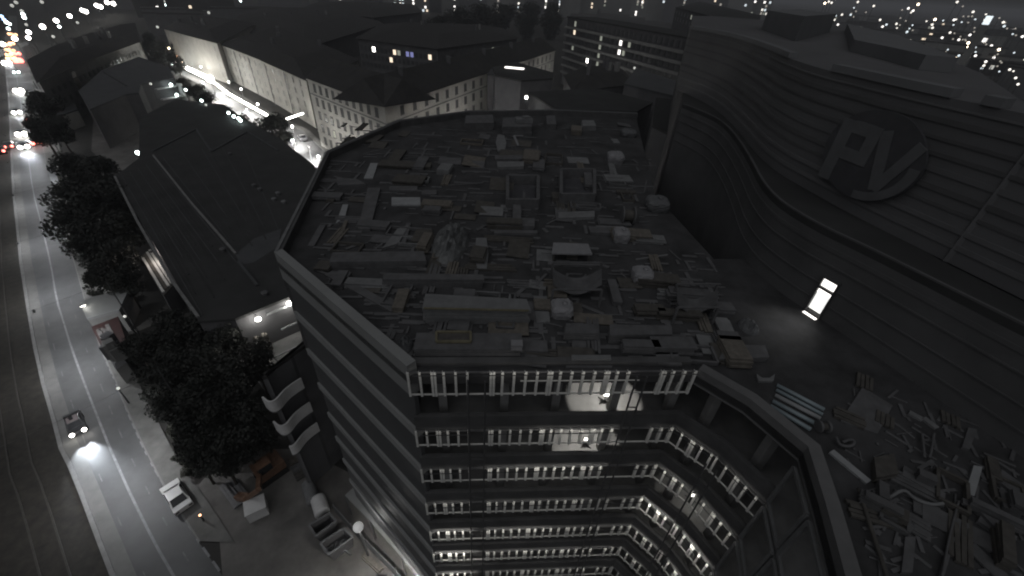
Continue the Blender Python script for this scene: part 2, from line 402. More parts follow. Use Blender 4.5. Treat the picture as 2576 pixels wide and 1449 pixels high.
# lights added in front of the studs only to brighten them
def tube(line, t0, t1, z, strength, out=.3):
    """thin bar on brackets, added to carry a fill light turned towards the studs"""
    a = line[0].lerp(line[1], t0); b = line[0].lerp(line[1], t1); d = (b - a).normalized(); n = Vector((d.y, -d.x, 0)); L = (b - a).length; z += .12
    p, q = a + n * out, b + n * out; p.z = q.z = z
    bt = wpart(bld, 'added_light_bar', MB().bar(p, q, .025, .03), 'pole')
    for f in (.15, .85):
        r = p.lerp(q, f); wpart(bld, 'added_bar_bracket', MB().bar(r - n * .014, r - n * (out - .03), .015, .015), 'pole', sub=bt)
    c = (p + q) / 2 - bld.location - n * .03; c.z = z - .025
    lo = light('AREA', bld, c, strength * .37 * L, (1, .96, .88), .03); l = lo.data; l.shape = 'RECTANGLE'; l.size = L; l.size_y = .03; l.spread = math.radians(150)
    zz = -(-n * .75 + Vector((0, 0, -.66))).normalized(); lo.rotation_euler = Matrix((d, zz.cross(d), zz)).transposed().to_euler()
for k, t0, t1, s in ((0, .02, .2, .8), (0, .25, .78, 1.5), (0, .86, .99, .7), (1, .02, .2, .7), (1, .25, .45, 1.0), (1, .45, .78, 3.2), (1, .9, .99, 1.2), (2, .25, .38, 2.2), (2, .38, .78, 3.4), (2, .02, .2, .7), (2, .88, .99, 1.2),
                     (3, .02, .2, 1.5), (3, .26, .75, 1.2), (3, .8, .99, .8), (4, .02, .22, 4.5), (4, .27, .6, 2.2), (4, .6, .98, .9), (5, .02, .22, 6.0), (5, .27, .95, 1.2), (6, .02, .22, 4.0), (6, .3, .95, .7)):
    tube(BC, t0, t1, ZT[k] - .02, s * (1, 1, 1.2, 1.4, 2.4, 3.0, 3.0)[k])
for k, t0, t1, s in ((1, .05, .95, 1.1), (2, .05, .95, 2.0), (3, .02, .98, 6.5), (4, .05, .95, 2.0), (5, .05, .95, .9)):
    tube([Q[2], Q[3]], t0, t1, ZT[k] - .02, s * 2.2)
for k, t0, t1, s in ((1, .15, .95, .8), (2, .15, .95, 1.6), (3, .15, .95, 5.0), (4, .15, .95, 2.6), (5, .2, .95, 1.2)):
    tube([Q[3], Q[4]], t0, t1, ZT[k] - .02, s * 2.2)
def work_lamp(loc, label, e, hot='win_hot', aim=None):
    t = thing('work_lamp', label, 'work lamp', loc)
    mb = MB(); mb.box((0, 0, .5), (.28, .12, .2)); mb.bar((0, 0, .02), (0, 0, .42), .04, .04).bar((-.25, -.2, .02), (.25, .2, .02), .04, .03).bar((-.25, .2, .02), (.25, -.2, .02), .04, .03)
    mkobj('stand', mb.mesh('stand'), 'pole', t); m2 = MB().box((0, -.07, .5), (.24, .02, .16)); mkobj('lamp_face', m2.mesh('lamp_face'), hot, t)
    light('SPOT', t, (0, .1, 1.9), e, (1, .96, .88), .06, (0, 0, 0), math.radians(84), .12).data.use_square = True
    mkobj('hanging_shade', MB().tube([(0, .1, 1.95), (0, .1, 2.15)], .16, 10, .05).mesh('hanging_shade'), 'pole', t)
    return t
work_lamp(P(1520, 1008, 23.1), 'bright work lamp on the top open floor behind the studs', 260)
work_lamp(P(1472, 1118, 20.3), 'work lamp lighting the floor one storey below the top floor', 200)
work_lamp(P(1738, 1256, 17.4), 'small glaring work lamp at the right corner of the open facade', 40)
# hoist rails running down the facade
for (u, v), w, lab in (((1202, 950), .6, 'dark hoist mast rising left of the middle of the stud facade'), ((1602, 940), .35, 'slender dark hoist mast at the right of the stud facade'), ((1870, 1030), .4, 'dark scaffold mast in front of the angled corner facade')):
    b = P(u, v, 26.5); n = Vector((0, -1, 0)) if u < 1700 else Vector((-.6, -.8, 0)); b = b + n * .5; s = Vector((-n.y, n.x, 0)) * w / 2
    t = thing('hoist_mast', lab, 'mast', (b.x, b.y, 0)); top = 26.9 if u < 1700 else 23.6
    for q in (b - s, b + s): wpart(t, 'rail', MB().tube([(q.x, q.y, .03), (q.x, q.y, top)], .038, 6), 'pole')
    z = 1.2
    while z < top:
        wpart(t, 'rung', MB().bar((b - s).xy.to_tuple() + (z,), (b + s).xy.to_tuple() + (z,), .03, .03), 'pole'); z += 3.0
# ================================================================== THINGS ON THE ROOF DECK
def rect(u0, v0, u1, v1): return [(u0, v0), (u1, v0), (u1, v1), (u0, v1)]
def slab(name, label, cat, pts, h, m, group=None, legs=False, lift=0.0):
    """a sheet, slab or stack whose top outline is read from the picture and stands h above the deck"""
    if len(pts) == 4 and not isinstance(pts[0], tuple): pts = rect(*pts)
    poly = PP(pts, ZD + lift + h)
    c = sum(poly, Vector()) / len(poly); mb = MB()
    if lift:
        mb.prism(poly, ZD + lift + .001, ZD + lift + h)
        t = thing(name, label, cat, (c.x, c.y, ZD), 0, group); wpart(t, 'top_sheet', mb, m)
        for q in poly:
            e = q.lerp(c, .12); wpart(t, 'leg', MB().bar((e.x, e.y, ZD), (e.x, e.y, ZD + lift), .07, .07), 'timber_dark')
        return t
    if h > .28:                                                   # a stack of layers, each a little out of line
        n = max(2, int(h / .16)); hh = h / n
        t = thing(name, label, cat, (c.x, c.y, ZD), 0, group)
        for i in range(n):
            r = random.uniform(-.04, .04); o = Vector((random.uniform(-.05, .05), random.uniform(-.05, .05), 0)) * (i < n - 1)
            pl = [c + (q - c) * (1 + r * (i < n - 1)) + o for q in poly]
            wpart(t, 'layer', MB().prism(pl, ZD + i * hh + .002, ZD + (i + 1) * hh - .012), m)
        return t
    mb.prism(poly, ZD + .002, ZD + h)
    return solo(name, label, cat, mb, m, group)
def bag(label, u, v, w, h, m='bag', name='bulk_bag', cat='bag', z=None):
    c = P(u, v, ZD); h *= .8 if m == 'bag' else .5; mb = MB(); n, k = 20, 7; w *= .9; rnd = random.Random(int(u * 7 + v))
    vs = []; fs = []
    for i in range(k + 1):
        a = i / k; rr = w / 2 * (min(1, .88 + .3 * a) if a < .6 else 1.0 - 1.6 * max(0, a - .8) ** 1.1); zz = h * a
        for j in range(n):
            th = 2 * math.pi * j / n; cx, sy = math.cos(th), math.sin(th); e = (abs(cx) ** 7 + abs(sy) ** 7) ** (-1 / 7)
            q = rr * e * (1 + rnd.uniform(-.05, .05)); vs.append((c.x + cx * q, c.y + sy * q, ZD + .002 + zz + rnd.uniform(-.04, .04) * (i > 0)))
    for i in range(k):
        for j in range(n): fs.append((i * n + j, i * n + (j + 1) % n, (i + 1) * n + (j + 1) % n, (i + 1) * n + j))
    fs += [tuple(range(k * n, k * n + n)), tuple(range(n))[::-1]]
    mb.add(vs, fs)
    t = thing(name, label, cat, (c.x, c.y, ZD)); wpart(t, 'sack', mb, m)
    wpart(t, 'tied_neck', MB().tube([(c.x + .1 * w, c.y, ZD + h * .95), (c.x + .14 * w, c.y, ZD + h * 1.1)], .16 * w, 7, .1 * w), m, True)
    return t
def heap(label, u0, v0, u1, v1, h, m, name='tarpaulin_heap', cat='tarpaulin'):
    c = P((u0 + u1) / 2, (v0 + v1) / 2, ZD); a = P(u0, (v0 + v1) / 2, ZD); b = P((u0 + u1) / 2, v0, ZD); rx = (a - c).length; ry = (b - c).length
    n = 14; vs = []; fs = []; rnd = random.Random(int(u0))
    for i in range(n + 1):
        for j in range(n + 1):
            x, y = -1 + 2 * i / n, -1 + 2 * j / n; r = math.hypot(x, y); z = max(0, 1 - r ** 2) ** .6 * h * (.55 + .6 * rnd.random()) + .004
            k = 1 / max(1, r); vs.append((c.x + x * rx * k, c.y + y * ry * k, ZD + z))
    for i in range(n):
        for j in range(n): fs.append((i * (n + 1) + j, (i + 1) * (n + 1) + j, (i + 1) * (n + 1) + j + 1, i * (n + 1) + j + 1))
    return solo(name, label, cat, MB().add(vs, fs), m)
def beam(label, a, b, w, h, m, name='timber_beam', cat='beam', lift=0.0):
    q, r = P(*a, ZD + h + lift), P(*b, ZD + h + lift); q.z = r.z = ZD + h / 2 + .003 + lift
    return solo(name, label, cat, MB().bar(q, r, w, h), m)
def shaft(label, u0, v0, u1, v1, h, m='dim_sheet'):
    c = PP(rect(u0, v0, u1, v1), ZD + h); k = sum(c, Vector()) / 4
    t = thing('shaft_frame', label, 'shaft frame', (k.x, k.y, ZD))
    for i in range(4):
        a, b = c[i], c[(i + 1) % 4]; wpart(t, 'kerb_wall', MB().bar((a.x, a.y, ZD + h / 2), (b.x, b.y, ZD + h / 2), .22, h - .004 - .003 * i), m)
    wpart(t, 'cover', MB().prism([k + (q - k) * .86 for q in c], ZD + .01, ZD + .06), 'sign_dark')
    return t
slab('insulation_sheet', 'pale tilted insulation sheet alone near the upper left roof edge', 'sheet', [(932, 410), (951, 410), (938, 448), (915, 448)], .08, 'pale_sheet')
slab('plank_stack', 'low plank stack just left below the pale tilted sheet', 'planks', [(846, 446), (898, 450), (920, 462), (850, 466)], .2, 'dim_sheet')
slab('insulation_sheet', 'narrow pale sheet standing close to the left parapet', 'sheet', [(862, 514), (876, 514), (868, 545), (845, 562)], .1, 'pale_sheet')
slab('formwork_beam_pile', 'long slanted dark pile of boards right of the narrow pale sheet', 'boards', [(925, 472), (957, 472), (931, 575), (900, 575)], .2, 'dim_sheet')
slab('plywood_sheet', 'light plywood sheet lying above the pale box row at upper left', 'sheet', [(985, 496), (1057, 496), (1058, 515), (985, 515)], .1, 'pale_sheet')
slab('plywood_sheet', 'dim sheet just behind the light plywood sheet', 'sheet', [(980, 468), (1050, 468), (1050, 479), (980, 479)], .1, 'dim_sheet')
slab('plywood_sheet', 'small dim sheet to the right of the light plywood sheet', 'sheet', [(1062, 480), (1098, 480), (1098, 488), (1060, 488)], .1, 'dim_sheet')
slab('board_bundle', 'pair of slanted boards leaning toward the long beam at left', 'boards', [(1000, 575), (1030, 565), (1000, 612), (962, 624)], .15, 'grey_sheet')
slab('board_bundle', 'thin upright board just right of the slanted boards', 'boards', [(1022, 560), (1034, 560), (1020, 612), (1008, 612)], .12, 'dim_sheet')
heap('crumpled tarpaulin heap in the left middle of the roof', 1088, 565, 1180, 660, .7, 'tarp')
slab('formwork_board', 'upright narrow formwork panel right of the tarpaulin heap', 'panel', [(1198, 598), (1224, 598), (1229, 640), (1224, 676), (1200, 674), (1194, 635)], .14, 'grey_sheet')
slab('edge_beam', 'long grey edge beam lying across the left part of the roof', 'beam', [(836, 634), (1066, 631), (1072, 656), (828, 658)], .45, 'dim_sheet')
slab('edge_beam', 'second long grey beam below the first, ending at the middle', 'beam', [(965, 686), (1216, 690), (1218, 703), (962, 702)], .5, 'dim_sheet')
beam('long plank beside the left parapet pointing to the front corner', (826, 686), (994, 778), .42, .12, 'dim_sheet')
beam('thin slanted plank near the left roof corner', (852, 600), (874, 548), .2, .1, 'timber')
beam('short slanted plank at the left roof corner by the parapet', (782, 618), (812, 565), .35, .1, 'dim_sheet')
slab('panel_stack', 'large stack of formwork panels in front of the middle of the roof', 'panels', [(1070, 738), (1325, 752), (1336, 780), (1062, 776)], .85, 'grey_sheet')
beam('yellow edge batten lying on top of the large panel stack', (1066, 774), (1330, 780), .08, .06, 'yellow_form', lift=.86)
slab('panel_stack', 'second panel stack nearest the front edge, with a framed opening', 'panels', [(1048, 836), (1312, 838), (1318, 878), (1040, 878)], .55, 'dim_sheet')
def opening(label, pts, z):
    c = PP(pts, z); k = sum(c, Vector()) / 4; t = thing('framed_tray', label, 'tray', (k.x, k.y, z))
    for i in range(4):
        a, b = c[i], c[(i + 1) % 4]; wpart(t, 'rim', MB().bar((a.x, a.y, z + .05), (b.x, b.y, z + .05), .09, .1 - .002 * i), 'yellow_form')
    wpart(t, 'base', MB().prism([k + (q - k) * .95 for q in c], z + .004, z + .03), 'timber_dark')
opening('yellow rimmed dark tray lying on the front panel stack', rect(1098, 838, 1184, 862), ZD + .56)
mb = MB(); c = P(1300, 864, ZD + .8); mb.box((c.x, c.y, ZD + .69), (.42, .3, .24), .05).box((c.x, c.y, ZD + .825), (.44, .32, .03), .05)
solo('white_box', 'small white box on the right end of the front panel stack', 'box', mb, 'bag')
slab('upright_panel', 'tall grey panel standing right of the large panel stack', 'panel', [(1342, 745), (1376, 745), (1384, 808), (1350, 812)], .12, 'grey_sheet')
bag('lumpy white bulk bag beside the tall grey panel', 1412, 790, 1.05, .75)
heap('small grey heap in the front left corner of the roof', 1002, 852, 1040, 898, .5, 'bag_grey', 'rubble_heap', 'heap')
slab('table_board', 'bright board on trestles with rods sticking out, right of the middle', 'board', [(1392, 610), (1480, 613), (1490, 639), (1388, 637)], .08, 'bag', lift=.5)
for i, (a, b, l) in enumerate((((1362, 634), (1490, 638), 'long rod lying under the bright trestle board, lower one'), ((1372, 622), (1506, 624), 'long rod under the bright trestle board, upper one'))):
    beam(l, a, b, .09, .08, 'grey_sheet', 'rod', 'rod', lift=.38 + .0 * i)
slab('plank_row', 'thin plank lying below the bright trestle board', 'plank', [(1378, 657), (1516, 660), (1516, 668), (1378, 665)], .12, 'dim_sheet')
def hammock(label, u0, v0, u1, v1):
    a, b, c, d = PP(rect(u0, v0, u1, v1), ZD); k = (a + b + c + d) / 4
    t = thing('trestle_cradle', label, 'frame', (k.x, k.y, ZD))
    for q in (a, b, c, d): wpart(t, 'post', MB().bar((q.x, q.y, ZD), (q.x, q.y, ZD + .9), .1, .1), 'dim_sheet')
    for q, r in ((a, b), (d, c)): wpart(t, 'rail', MB().bar((q.x, q.y, ZD + .93), (r.x, r.y, ZD + .93), .1, .06), 'dim_sheet')
    n = 10; L = []; R_ = []
    for i in range(n + 1):
        s = i / n; z = .88 - .55 * math.sin(math.pi * s); q = a.lerp(b, s); r = d.lerp(c, s); m_ = q.lerp(r, .5); L.append(Vector((q.x, q.y, ZD + z)).lerp(Vector((m_.x, m_.y, ZD + z)), .4)); R_.append(Vector((r.x, r.y, ZD + z)).lerp(Vector((m_.x, m_.y, ZD + z)), .4))
    mb = MB().strip(L, R_); mb.strip([q - Vector((0, 0, .02)) for q in R_], [q - Vector((0, 0, .02)) for q in L]); wpart(t, 'sagging_sheet', mb, 'dim_sheet', True)
hammock('frame with a sagging sheet below the bright trestle board', 1386, 700, 1506, 770)
hammock('frame with a sagging sheet in the right front of the roof', 1690, 755, 1790, 815)
for (u, v, w, h, l) in ((1546, 408, 1.5, 1.0, 'bright square bulk bag on the far right of the roof'), (1560, 604, 1.05, .85, 'bulk bag right of the bright trestle board'), (1612, 708, 1.1, .9, 'brightest rounded bulk bag on the right of the roof'),
                        (1580, 342, 1.6, 1.2, 'dull bulk bag at the far right corner of the roof')):
    bag(l, u, v, w, h, 'bag' if 'dull' not in l else 'bag_grey')
slab('sheet_offcut', 'small pale offcut between the two far bulk bags', 'sheet', [(1536, 349), (1552, 349), (1560, 359), (1545, 360)], .1, 'grey_sheet')
bag('large drooping grey bag at the right roof edge', 1650, 525, 1.6, 1.5, 'bag_grey')
def drum(label, u, v, r, w):
    c = P(u, v, ZD); t = thing('cable_drum', label, 'cable drum', (c.x, c.y, ZD)); ax = Vector((1, 0, 0))
    for s in (-1, 1): wpart(t, 'flange', MB().tube([c + ax * (s * w / 2 - .04) + Vector((0, 0, r + .004)), c + ax * (s * w / 2 + .04) + Vector((0, 0, r + .004))], r, 20), 'dim_sheet')
    wpart(t, 'core', MB().tube([c - ax * w / 2 + Vector((0, 0, r + .004)), c + ax * w / 2 + Vector((0, 0, r + .004))], r * .62, 16), 'timber_dark')
drum('wooden cable drum behind the bulk bag right of the trestle board', 1575, 562, .55, .7)
shaft('left one of two square shaft frames in the middle of the roof', 1277, 440, 1354, 500, .7)
shaft('right one of two square shaft frames in the middle of the roof', 1412, 424, 1496, 486, .75)
slab('box_stack', 'wide grey block at the far end of the roof', 'blocks', [(1266, 296), (1334, 294), (1338, 318), (1264, 318)], .9, 'dim_sheet')
mb = MB(); c = P(1318, 300, ZD + 1.2); mb.box((c.x, c.y, ZD + 1.12), (1.6, 1.0, .4), .2).box((c.x + .2, c.y, ZD + 1.4), (.7, .6, .18), .5)
solo('loose_block', 'loose pale block on top of the wide grey block', 'block', mb, 'grey_sheet')
slab('box_stack', 'long low crate at the far left end of the roof', 'crate', [(1172, 290), (1240, 288), (1242, 308), (1170, 310)], .7, 'dim_sheet')
slab('panel', 'tall oval grey sheet left of the white bracket', 'sheet', [(1252, 338), (1268, 338), (1274, 358), (1270, 378), (1252, 379), (1247, 358)], .12, 'grey_sheet')
q = [P(*p, ZD + .15) for p in ((1293, 342), (1303, 366), (1316, 342), (1312, 362))]
solo('bracket', 'small white angled bracket on the far part of the roof', 'bracket', MB().bar(q[0], q[1], .2, .12).bar(q[0] + Vector((0, 0, .02)), q[2] + Vector((0, 0, .02)), .14, .1), 'bag')
slab('crate', 'small grey crate at the far right behind the shaft frames', 'crate', [(1464, 302), (1494, 302), (1500, 316), (1466, 316)], .5, 'grey_sheet')
slab('crate', 'upright grey crate at the far centre of the roof', 'crate', [(1374, 290), (1396, 290), (1400, 312), (1376, 312)], .6, 'dim_sheet')
slab('plank_row', 'dim plank row behind the left shaft frame, far one', 'planks', [(1245, 391), (1318, 390), (1318, 399), (1245, 400)], .2, 'dim_sheet')
slab('plank_row', 'brighter plank row right behind the left shaft frame', 'planks', [(1250, 406), (1318, 406), (1318, 418), (1252, 420)], .25, 'grey_sheet')
slab('plank_row', 'thin batten row in front of the left shaft frame', 'planks', [(1260, 515), (1354, 518), (1354, 523), (1260, 521)], .12, 'grey_sheet')
slab('plank_row', 'wide pale board in front of the right shaft frame', 'board', [(1405, 534), (1496, 530), (1496, 545), (1405, 548)], .2, 'grey_sheet')
slab('plank_row', 'mixed board pile below the left shaft frame', 'boards', [(1243, 546), (1345, 548), (1345, 568), (1248, 566)], .35, 'dim_sheet')
slab('plank_row', 'long thin plank pile below the mixed board pile', 'planks', [(1243, 578), (1352, 579), (1352, 586), (1243, 586)], .16, 'dim_sheet')
slab('block_row', 'dim block row right of the front panel stack', 'blocks', [(1424, 812), (1506, 814), (1508, 838), (1422, 838)], .5, 'dim_sheet')
slab('block_row', 'long dim block row near the right front of the roof', 'blocks', [(1534, 815), (1690, 818), (1692, 840), (1534, 842)], .5, 'dim_sheet')
slab('plank_stack', 'pale plank stack close to the front edge of the roof', 'planks', [(1438, 892), (1536, 892), (1538, 903), (1438, 903)], .3, 'grey_sheet')
slab('plank_stack', 'thin pale plank right at the front edge below the stack', 'plank', [(1424, 919), (1540, 919), (1540, 925), (1424, 925)], .1, 'dim_sheet')
beam('thin slanted rod in front of the right dark wall', (1600, 652), (1680, 640), .1, .08, 'grey_sheet', 'rod', 'rod')
beam('long thin pipe beside the drooping grey bag', (1540, 482), (1622, 484), .1, .08, 'dim_sheet', 'rod', 'rod')
slab('pallet', 'grey pallet with boards left of the glowing doorway light', 'pallet', [(1830, 866), (1925, 868), (1936, 898), (1808, 902)], .3, 'dim_sheet')
heap('small grey sack heap left of the glowing doorway light', 1860, 808, 1905, 842, .4, 'bag_grey', 'sack_heap', 'sacks')
slab('gutter_piece', 'pale curved gutter piece above the pipe bundle', 'gutter', [(1903, 940), (1918, 950), (1936, 950), (1950, 940), (1946, 958), (1908, 958)], .1, 'grey_sheet')
# pipe bundle, plates, loose things on the right wing
for i, (a, b) in enumerate((((1955, 968), (2074, 1030)), ((1953, 980), (2070, 1042)), ((1950, 993), (2064, 1052)), ((1944, 1008), (2054, 1066)), ((1938, 1020), (2040, 1080)))):
    q, r = P(*a, ZD + .1), P(*b, ZD + .1); q.z = r.z = ZD + .085
    solo('pipe', ['topmost', 'second', 'third', 'fourth', 'lowest'][i] + ' pale pipe of the bundle at the bend of the right wing', 'pipe', MB().tube([q, r], .08 if i != 1 else .07, 10), 'pipe' if i != 2 else 'pale_sheet', 'pipe bundle on the right wing', True)
drum('small cable drum at the lower end of the pipe bundle', 2064, 1082, .2, .28)
slab('steel_plate', 'large square grey plate on the right wing', 'plate', [(2170, 973), (2246, 1020), (2208, 1091), (2115, 1058)], .08, 'dim_sheet')
beam('long pale plank beside the parapet of the right wing', (2092, 1134), (2186, 1212), .24, .08, 'pale_sheet', 'plank', 'plank')
beam('short bluish plank above the plank tangle at far right', (2288, 1036), (2322, 1054), .22, .08, 'grey_sheet', 'plank', 'plank')
beam('second bluish plank below the short one at far right', (2324, 1050), (2358, 1076), .22, .08, 'grey_sheet', 'plank', 'plank')
slab('insulation_sheet', 'bright narrow sheet standing out at the lower right', 'sheet', [(2450, 1170), (2472, 1174), (2452, 1248), (2428, 1240)], .1, 'pale_sheet')
beam('long slanted beam in the middle of the right wing', (2271, 1188), (2378, 1248), .25, .14, 'dim_sheet')
def rod(label, pts, r, m='dim_sheet', z=.15):
    q = smooth_line([P(*p, ZD + z) for p in pts], 2); return solo('bent_rod', label, 'rod', MB().tube(q, r, 6), m, None, True)
rod('bent rod with two humps in the right wing', [(2236, 1252), (2274, 1228), (2300, 1256), (2345, 1270), (2372, 1266)], .05, 'grey_sheet')
rod('coil of hose near the parapet bend', [(2104, 1100), (2112, 1120), (2140, 1124), (2152, 1112), (2140, 1104), (2120, 1112)], .05)
rod('thin curved rod right of the square plate', [(2350, 1090), (2344, 1130), (2338, 1150)], .04)
rod('thin straight rod left of the bright narrow sheet', [(2320, 1090), (2326, 1150)], .04)
rod('long thin cable running down the right wing', [(2412, 1260), (2390, 1340), (2370, 1449)], .03)
rod('dark cable lying inside the wing parapet', [(2160, 1230), (2185, 1310), (2215, 1400), (2240, 1480)], .06, 'timber_dark')
bag('small pale sack on the right wing below the long plank', 2203, 1280, .35, .3, 'bag_grey')
bag('small sack between the bent rod and the wing parapet', 2282, 1325, .35, .25, 'bag_grey')
slab('board_bundle', 'dim board bundle above the bright narrow sheet', 'boards', [(2436, 1075), (2458, 1080), (2440, 1130), (2420, 1125)], .1, 'dim_sheet')
slab('board_bundle', 'dim board bundle at the bottom of the right wing', 'boards', [(2278, 1350), (2304, 1350), (2296, 1440), (2268, 1440)], .12, 'dim_sheet')
slab('board_bundle', 'slanted dim boards near the lower right corner', 'boards', [(2470, 1290), (2560, 1350), (2548, 1368), (2460, 1310)], .12, 'dim_sheet')
slab('board_bundle', 'wide dim boards at the right picture edge', 'boards', [(2520, 1180), (2590, 1230), (2580, 1262), (2512, 1210)], .14, 'dim_sheet')
slab('board_bundle', 'narrow dim boards at the far lower right', 'boards', [(2390, 1350), (2404, 1352), (2376, 1449), (2362, 1449)], .1, 'dim_sheet')
slab('crate', 'dim square crate in the plank tangle of the right wing', 'crate', [(2200, 1150), (2250, 1140), (2262, 1190), (2206, 1200)], .3, 'timber_dark')
# the rest of the clutter: many small stacks, frames and sheets that nothing sets apart
rnd = random.Random(17)
KIND = (('board_stack', 'low stack of boards among the clutter of the roof deck', 'boards', 'board stacks on the roof deck'), ('loose_sheet', 'flat loose sheet among the clutter of the roof deck', 'sheet', 'loose sheets on the roof deck'),
        ('formwork_box', 'empty rectangular formwork box among the clutter of the roof deck', 'formwork', 'formwork boxes on the roof deck'), ('beam_bundle', 'bundle of long thin beams among the clutter of the roof deck', 'beams', 'beam bundles on the roof deck'))
n_ = 0
while n_ < 160:
    wing = n_ >= 130
    u, v = (rnd.uniform(2120, 2560), rnd.uniform(960, 1430)) if wing else (rnd.uniform(800, 1860), rnd.uniform(305, 905))
    if wing and u < 2110 + (v - 1000) * .26: continue
    if not wing and ((u > 1620 and v < 600) or (u < 1040 and v > 590 + (u - 700) * .84) or (u < 880 and v < 660 - (u - 700) * 1.75) or (u > 1700 and v < 720)): continue
    n_ += 1; c = P(u, v, ZD); sc = .55 if wing else (1.0 + .5 * (v < 480)); rz = rnd.choice((0, .05, -.04, 1.57, 1.5)) if not wing else rnd.choice((-.65, -.6, .9, .95, rnd.uniform(0, 3)))
    kind = rnd.choice((0, 0, 0, 1, 1, 2, 3, 3)); L = rnd.uniform(.8, 2.4) * sc; B = rnd.uniform(.4, 1.0) * sc; m = rnd.choice(('dim_sheet', 'timber_dark', 'timber_dark', 'grey_sheet', 'dim_sheet', 'timber')) if not wing else rnd.choice(('timber_dark', 'timber_dark', 'dim_dark', 'dim_dark', 'dim_sheet')); mb = MB()
    if kind == 0:
        for j in range(rnd.randint(2, 5)): mb.box((c.x + rnd.uniform(-.06, .06), c.y + rnd.uniform(-.06, .06), ZD + .055 + j * .1), (L * rnd.uniform(.9, 1), B * rnd.uniform(.85, 1), .095), rz + rnd.uniform(-.05, .05))
    elif kind == 1: mb.box((c.x, c.y, ZD + .04 + B * .06), (L * .8, B * 1.3, .05), rz, rnd.uniform(0, .12))
    elif kind == 2:
        d = Vector((math.cos(rz), math.sin(rz), 0)); e = Vector((-d.y, d.x, 0)); B = max(B, .7)
        for s_ in (-1, 1): mb.bar(c + d * L / 2 * s_ - e * B / 2 + Vector((0, 0, .12)), c + d * L / 2 * s_ + e * B / 2 + Vector((0, 0, .12)), .09, .2); mb.bar(c - d * L / 2 + e * B / 2 * s_ + Vector((0, 0, .11)), c + d * L / 2 + e * B / 2 * s_ + Vector((0, 0, .11)), .09, .18)
    else:
        for j in range(4): mb.box((c.x - math.sin(rz) * .14 * j, c.y + math.cos(rz) * .14 * j, ZD + .06 + .02 * (j % 2)), (L * 1.4 * rnd.uniform(.8, 1), .11, .1), rz + rnd.uniform(-.03, .03))
    k_ = KIND[kind]; solo(k_[0], k_[1], k_[2], mb, m, k_[3])
# small scatter of offcuts that the picture only hints at
rnd = random.Random(3)
mb = MB()
for i in range(900):
    u, v = rnd.uniform(800, 1800), rnd.uniform(310, 900)
    if u > 1640 and v < 640: continue
    if u < 1030 and v > 600 + (u - 700) * .85: continue
    if u < 860 and v < 640 - (u - 700) * 1.9: continue
    c = P(u, v, ZD); mb.box((c.x, c.y, ZD + .03 + .02 * rnd.random()), (rnd.uniform(.12, 1.3) * (1 + (v < 500)), rnd.uniform(.05, .22), rnd.uniform(.03, .08)), rnd.choice((0, 0, .08, 1.57, rnd.uniform(0, 3))))
for i in range(170):
    u, v = rnd.uniform(2110, 2570), rnd.uniform(980, 1440)
    if u < 2100 + (v - 1000) * .25: continue
    c = P(u, v, ZD); mb.box((c.x, c.y, ZD + .03), (rnd.uniform(.08, .8), rnd.uniform(.03, .12), rnd.uniform(.03, .06)), rnd.uniform(0, 3))
o = struct('building_offcuts', mb, 'dim_sheet', 'stuff', 'scattered battens and offcuts strewn over the roof deck')
o['category'] = 'offcuts'
# ================================================================== THE CURVED BUILDING ON THE RIGHT
ZM = 35.3
UW = PP([(1700, 225), (1790, 265), (1850, 320), (1925, 418), (2050, 489), (2117, 527), (2237, 588), (2330, 634)], ZL)
UW = smooth_line(UW, 3); UW.append(UW[-1] + (UW[-1] - UW[-9]).normalized() * 30)
mall = thing('curved_building', 'large dark curved building with a round emblem on its blank wall', 'building', (LW[8].x + 12, LW[8].y + 12, 0))
back = [UW[-1] + Vector((4, 1, 0)), UW[-1] + Vector((8, 14, 0))] + PP([(2640, 300), (2560, 246), (2470, 184), (2345, 135), (2255, 95), (2130, 68), (2010, 58), (1915, 50), (1850, 45), (1790, 40), (1742, 40)], ZM)
back2 = [Vector((q.x * 1.03, q.y * 1.03, 0)) for q in back]
wpart(mall, 'lower_wall', MB().prism(LW + back2, 0, ZL - .3), 'mall_low')
wpart(mall, 'ledge_roof', MB().prism(LW + back2, ZL - .29, ZL), 'bitumen')
wpart(mall, 'upper_wall', MB().prism(UW + back, ZL + .01, ZM), 'mall_wall')
ed = offset(UW, -.12)
wpart(mall, 'ledge_edge', MB().wall(LW, ZL + .002, ZL + .07, .12, 1), 'mall_low')
# facade courses: shallow horizontal joints
rz_ = random.Random(5)
for z in (30.55, 31.1, 31.7, 32.2, 32.8, 33.35, 33.9, 34.45, 34.95):
    wpart(mall, 'facade_course', MB().wall(offset(UW, -.04 - .03 * rz_.random()), z, z + rz_.uniform(.06, .22), .12, 1), rz_.choice(('mall_low', 'mall_wall', 'mall_band')))
for z in (26.9, 27.7, 28.6, 29.2):
    wpart(mall, 'wall_course', MB().wall(offset(LW, -.03 - .03 * rz_.random()), z, z + rz_.uniform(.05, .18), .1, 1), rz_.choice(('mall_low', 'mall_band')))
i0 = len(UW)
wpart(mall, 'parapet', MB().wall(offset(UW, -.1)[:26], ZM + .01, ZM + .28, .5, 1), 'mall_pale', label='pale left stretch of the roof parapet')
wpart(mall, 'parapet', MB().wall(offset(UW, -.1)[31:50], ZM + .01, ZM + .32, .55, 1), 'mall_pale', label='pale middle stretch of the roof parapet')
wpart(mall, 'parapet', MB().wall(offset(UW, -.1)[53:57], ZM + .01, ZM + .32, .55, 1), 'mall_pale', label='pale right stretch of the roof parapet')
wpart(mall, 'plant_storey', MB().prism(PP([(2132, 60), (2258, 88), (2342, 118), (2412, 146), (2330, 138), (2240, 118), (2150, 100)], 36.0), ZM + .01, 36.0), 'mall_pale')
tw = PP([(1918, 22), (2080, 22), (2086, 40), (1912, 34)], 37.2)
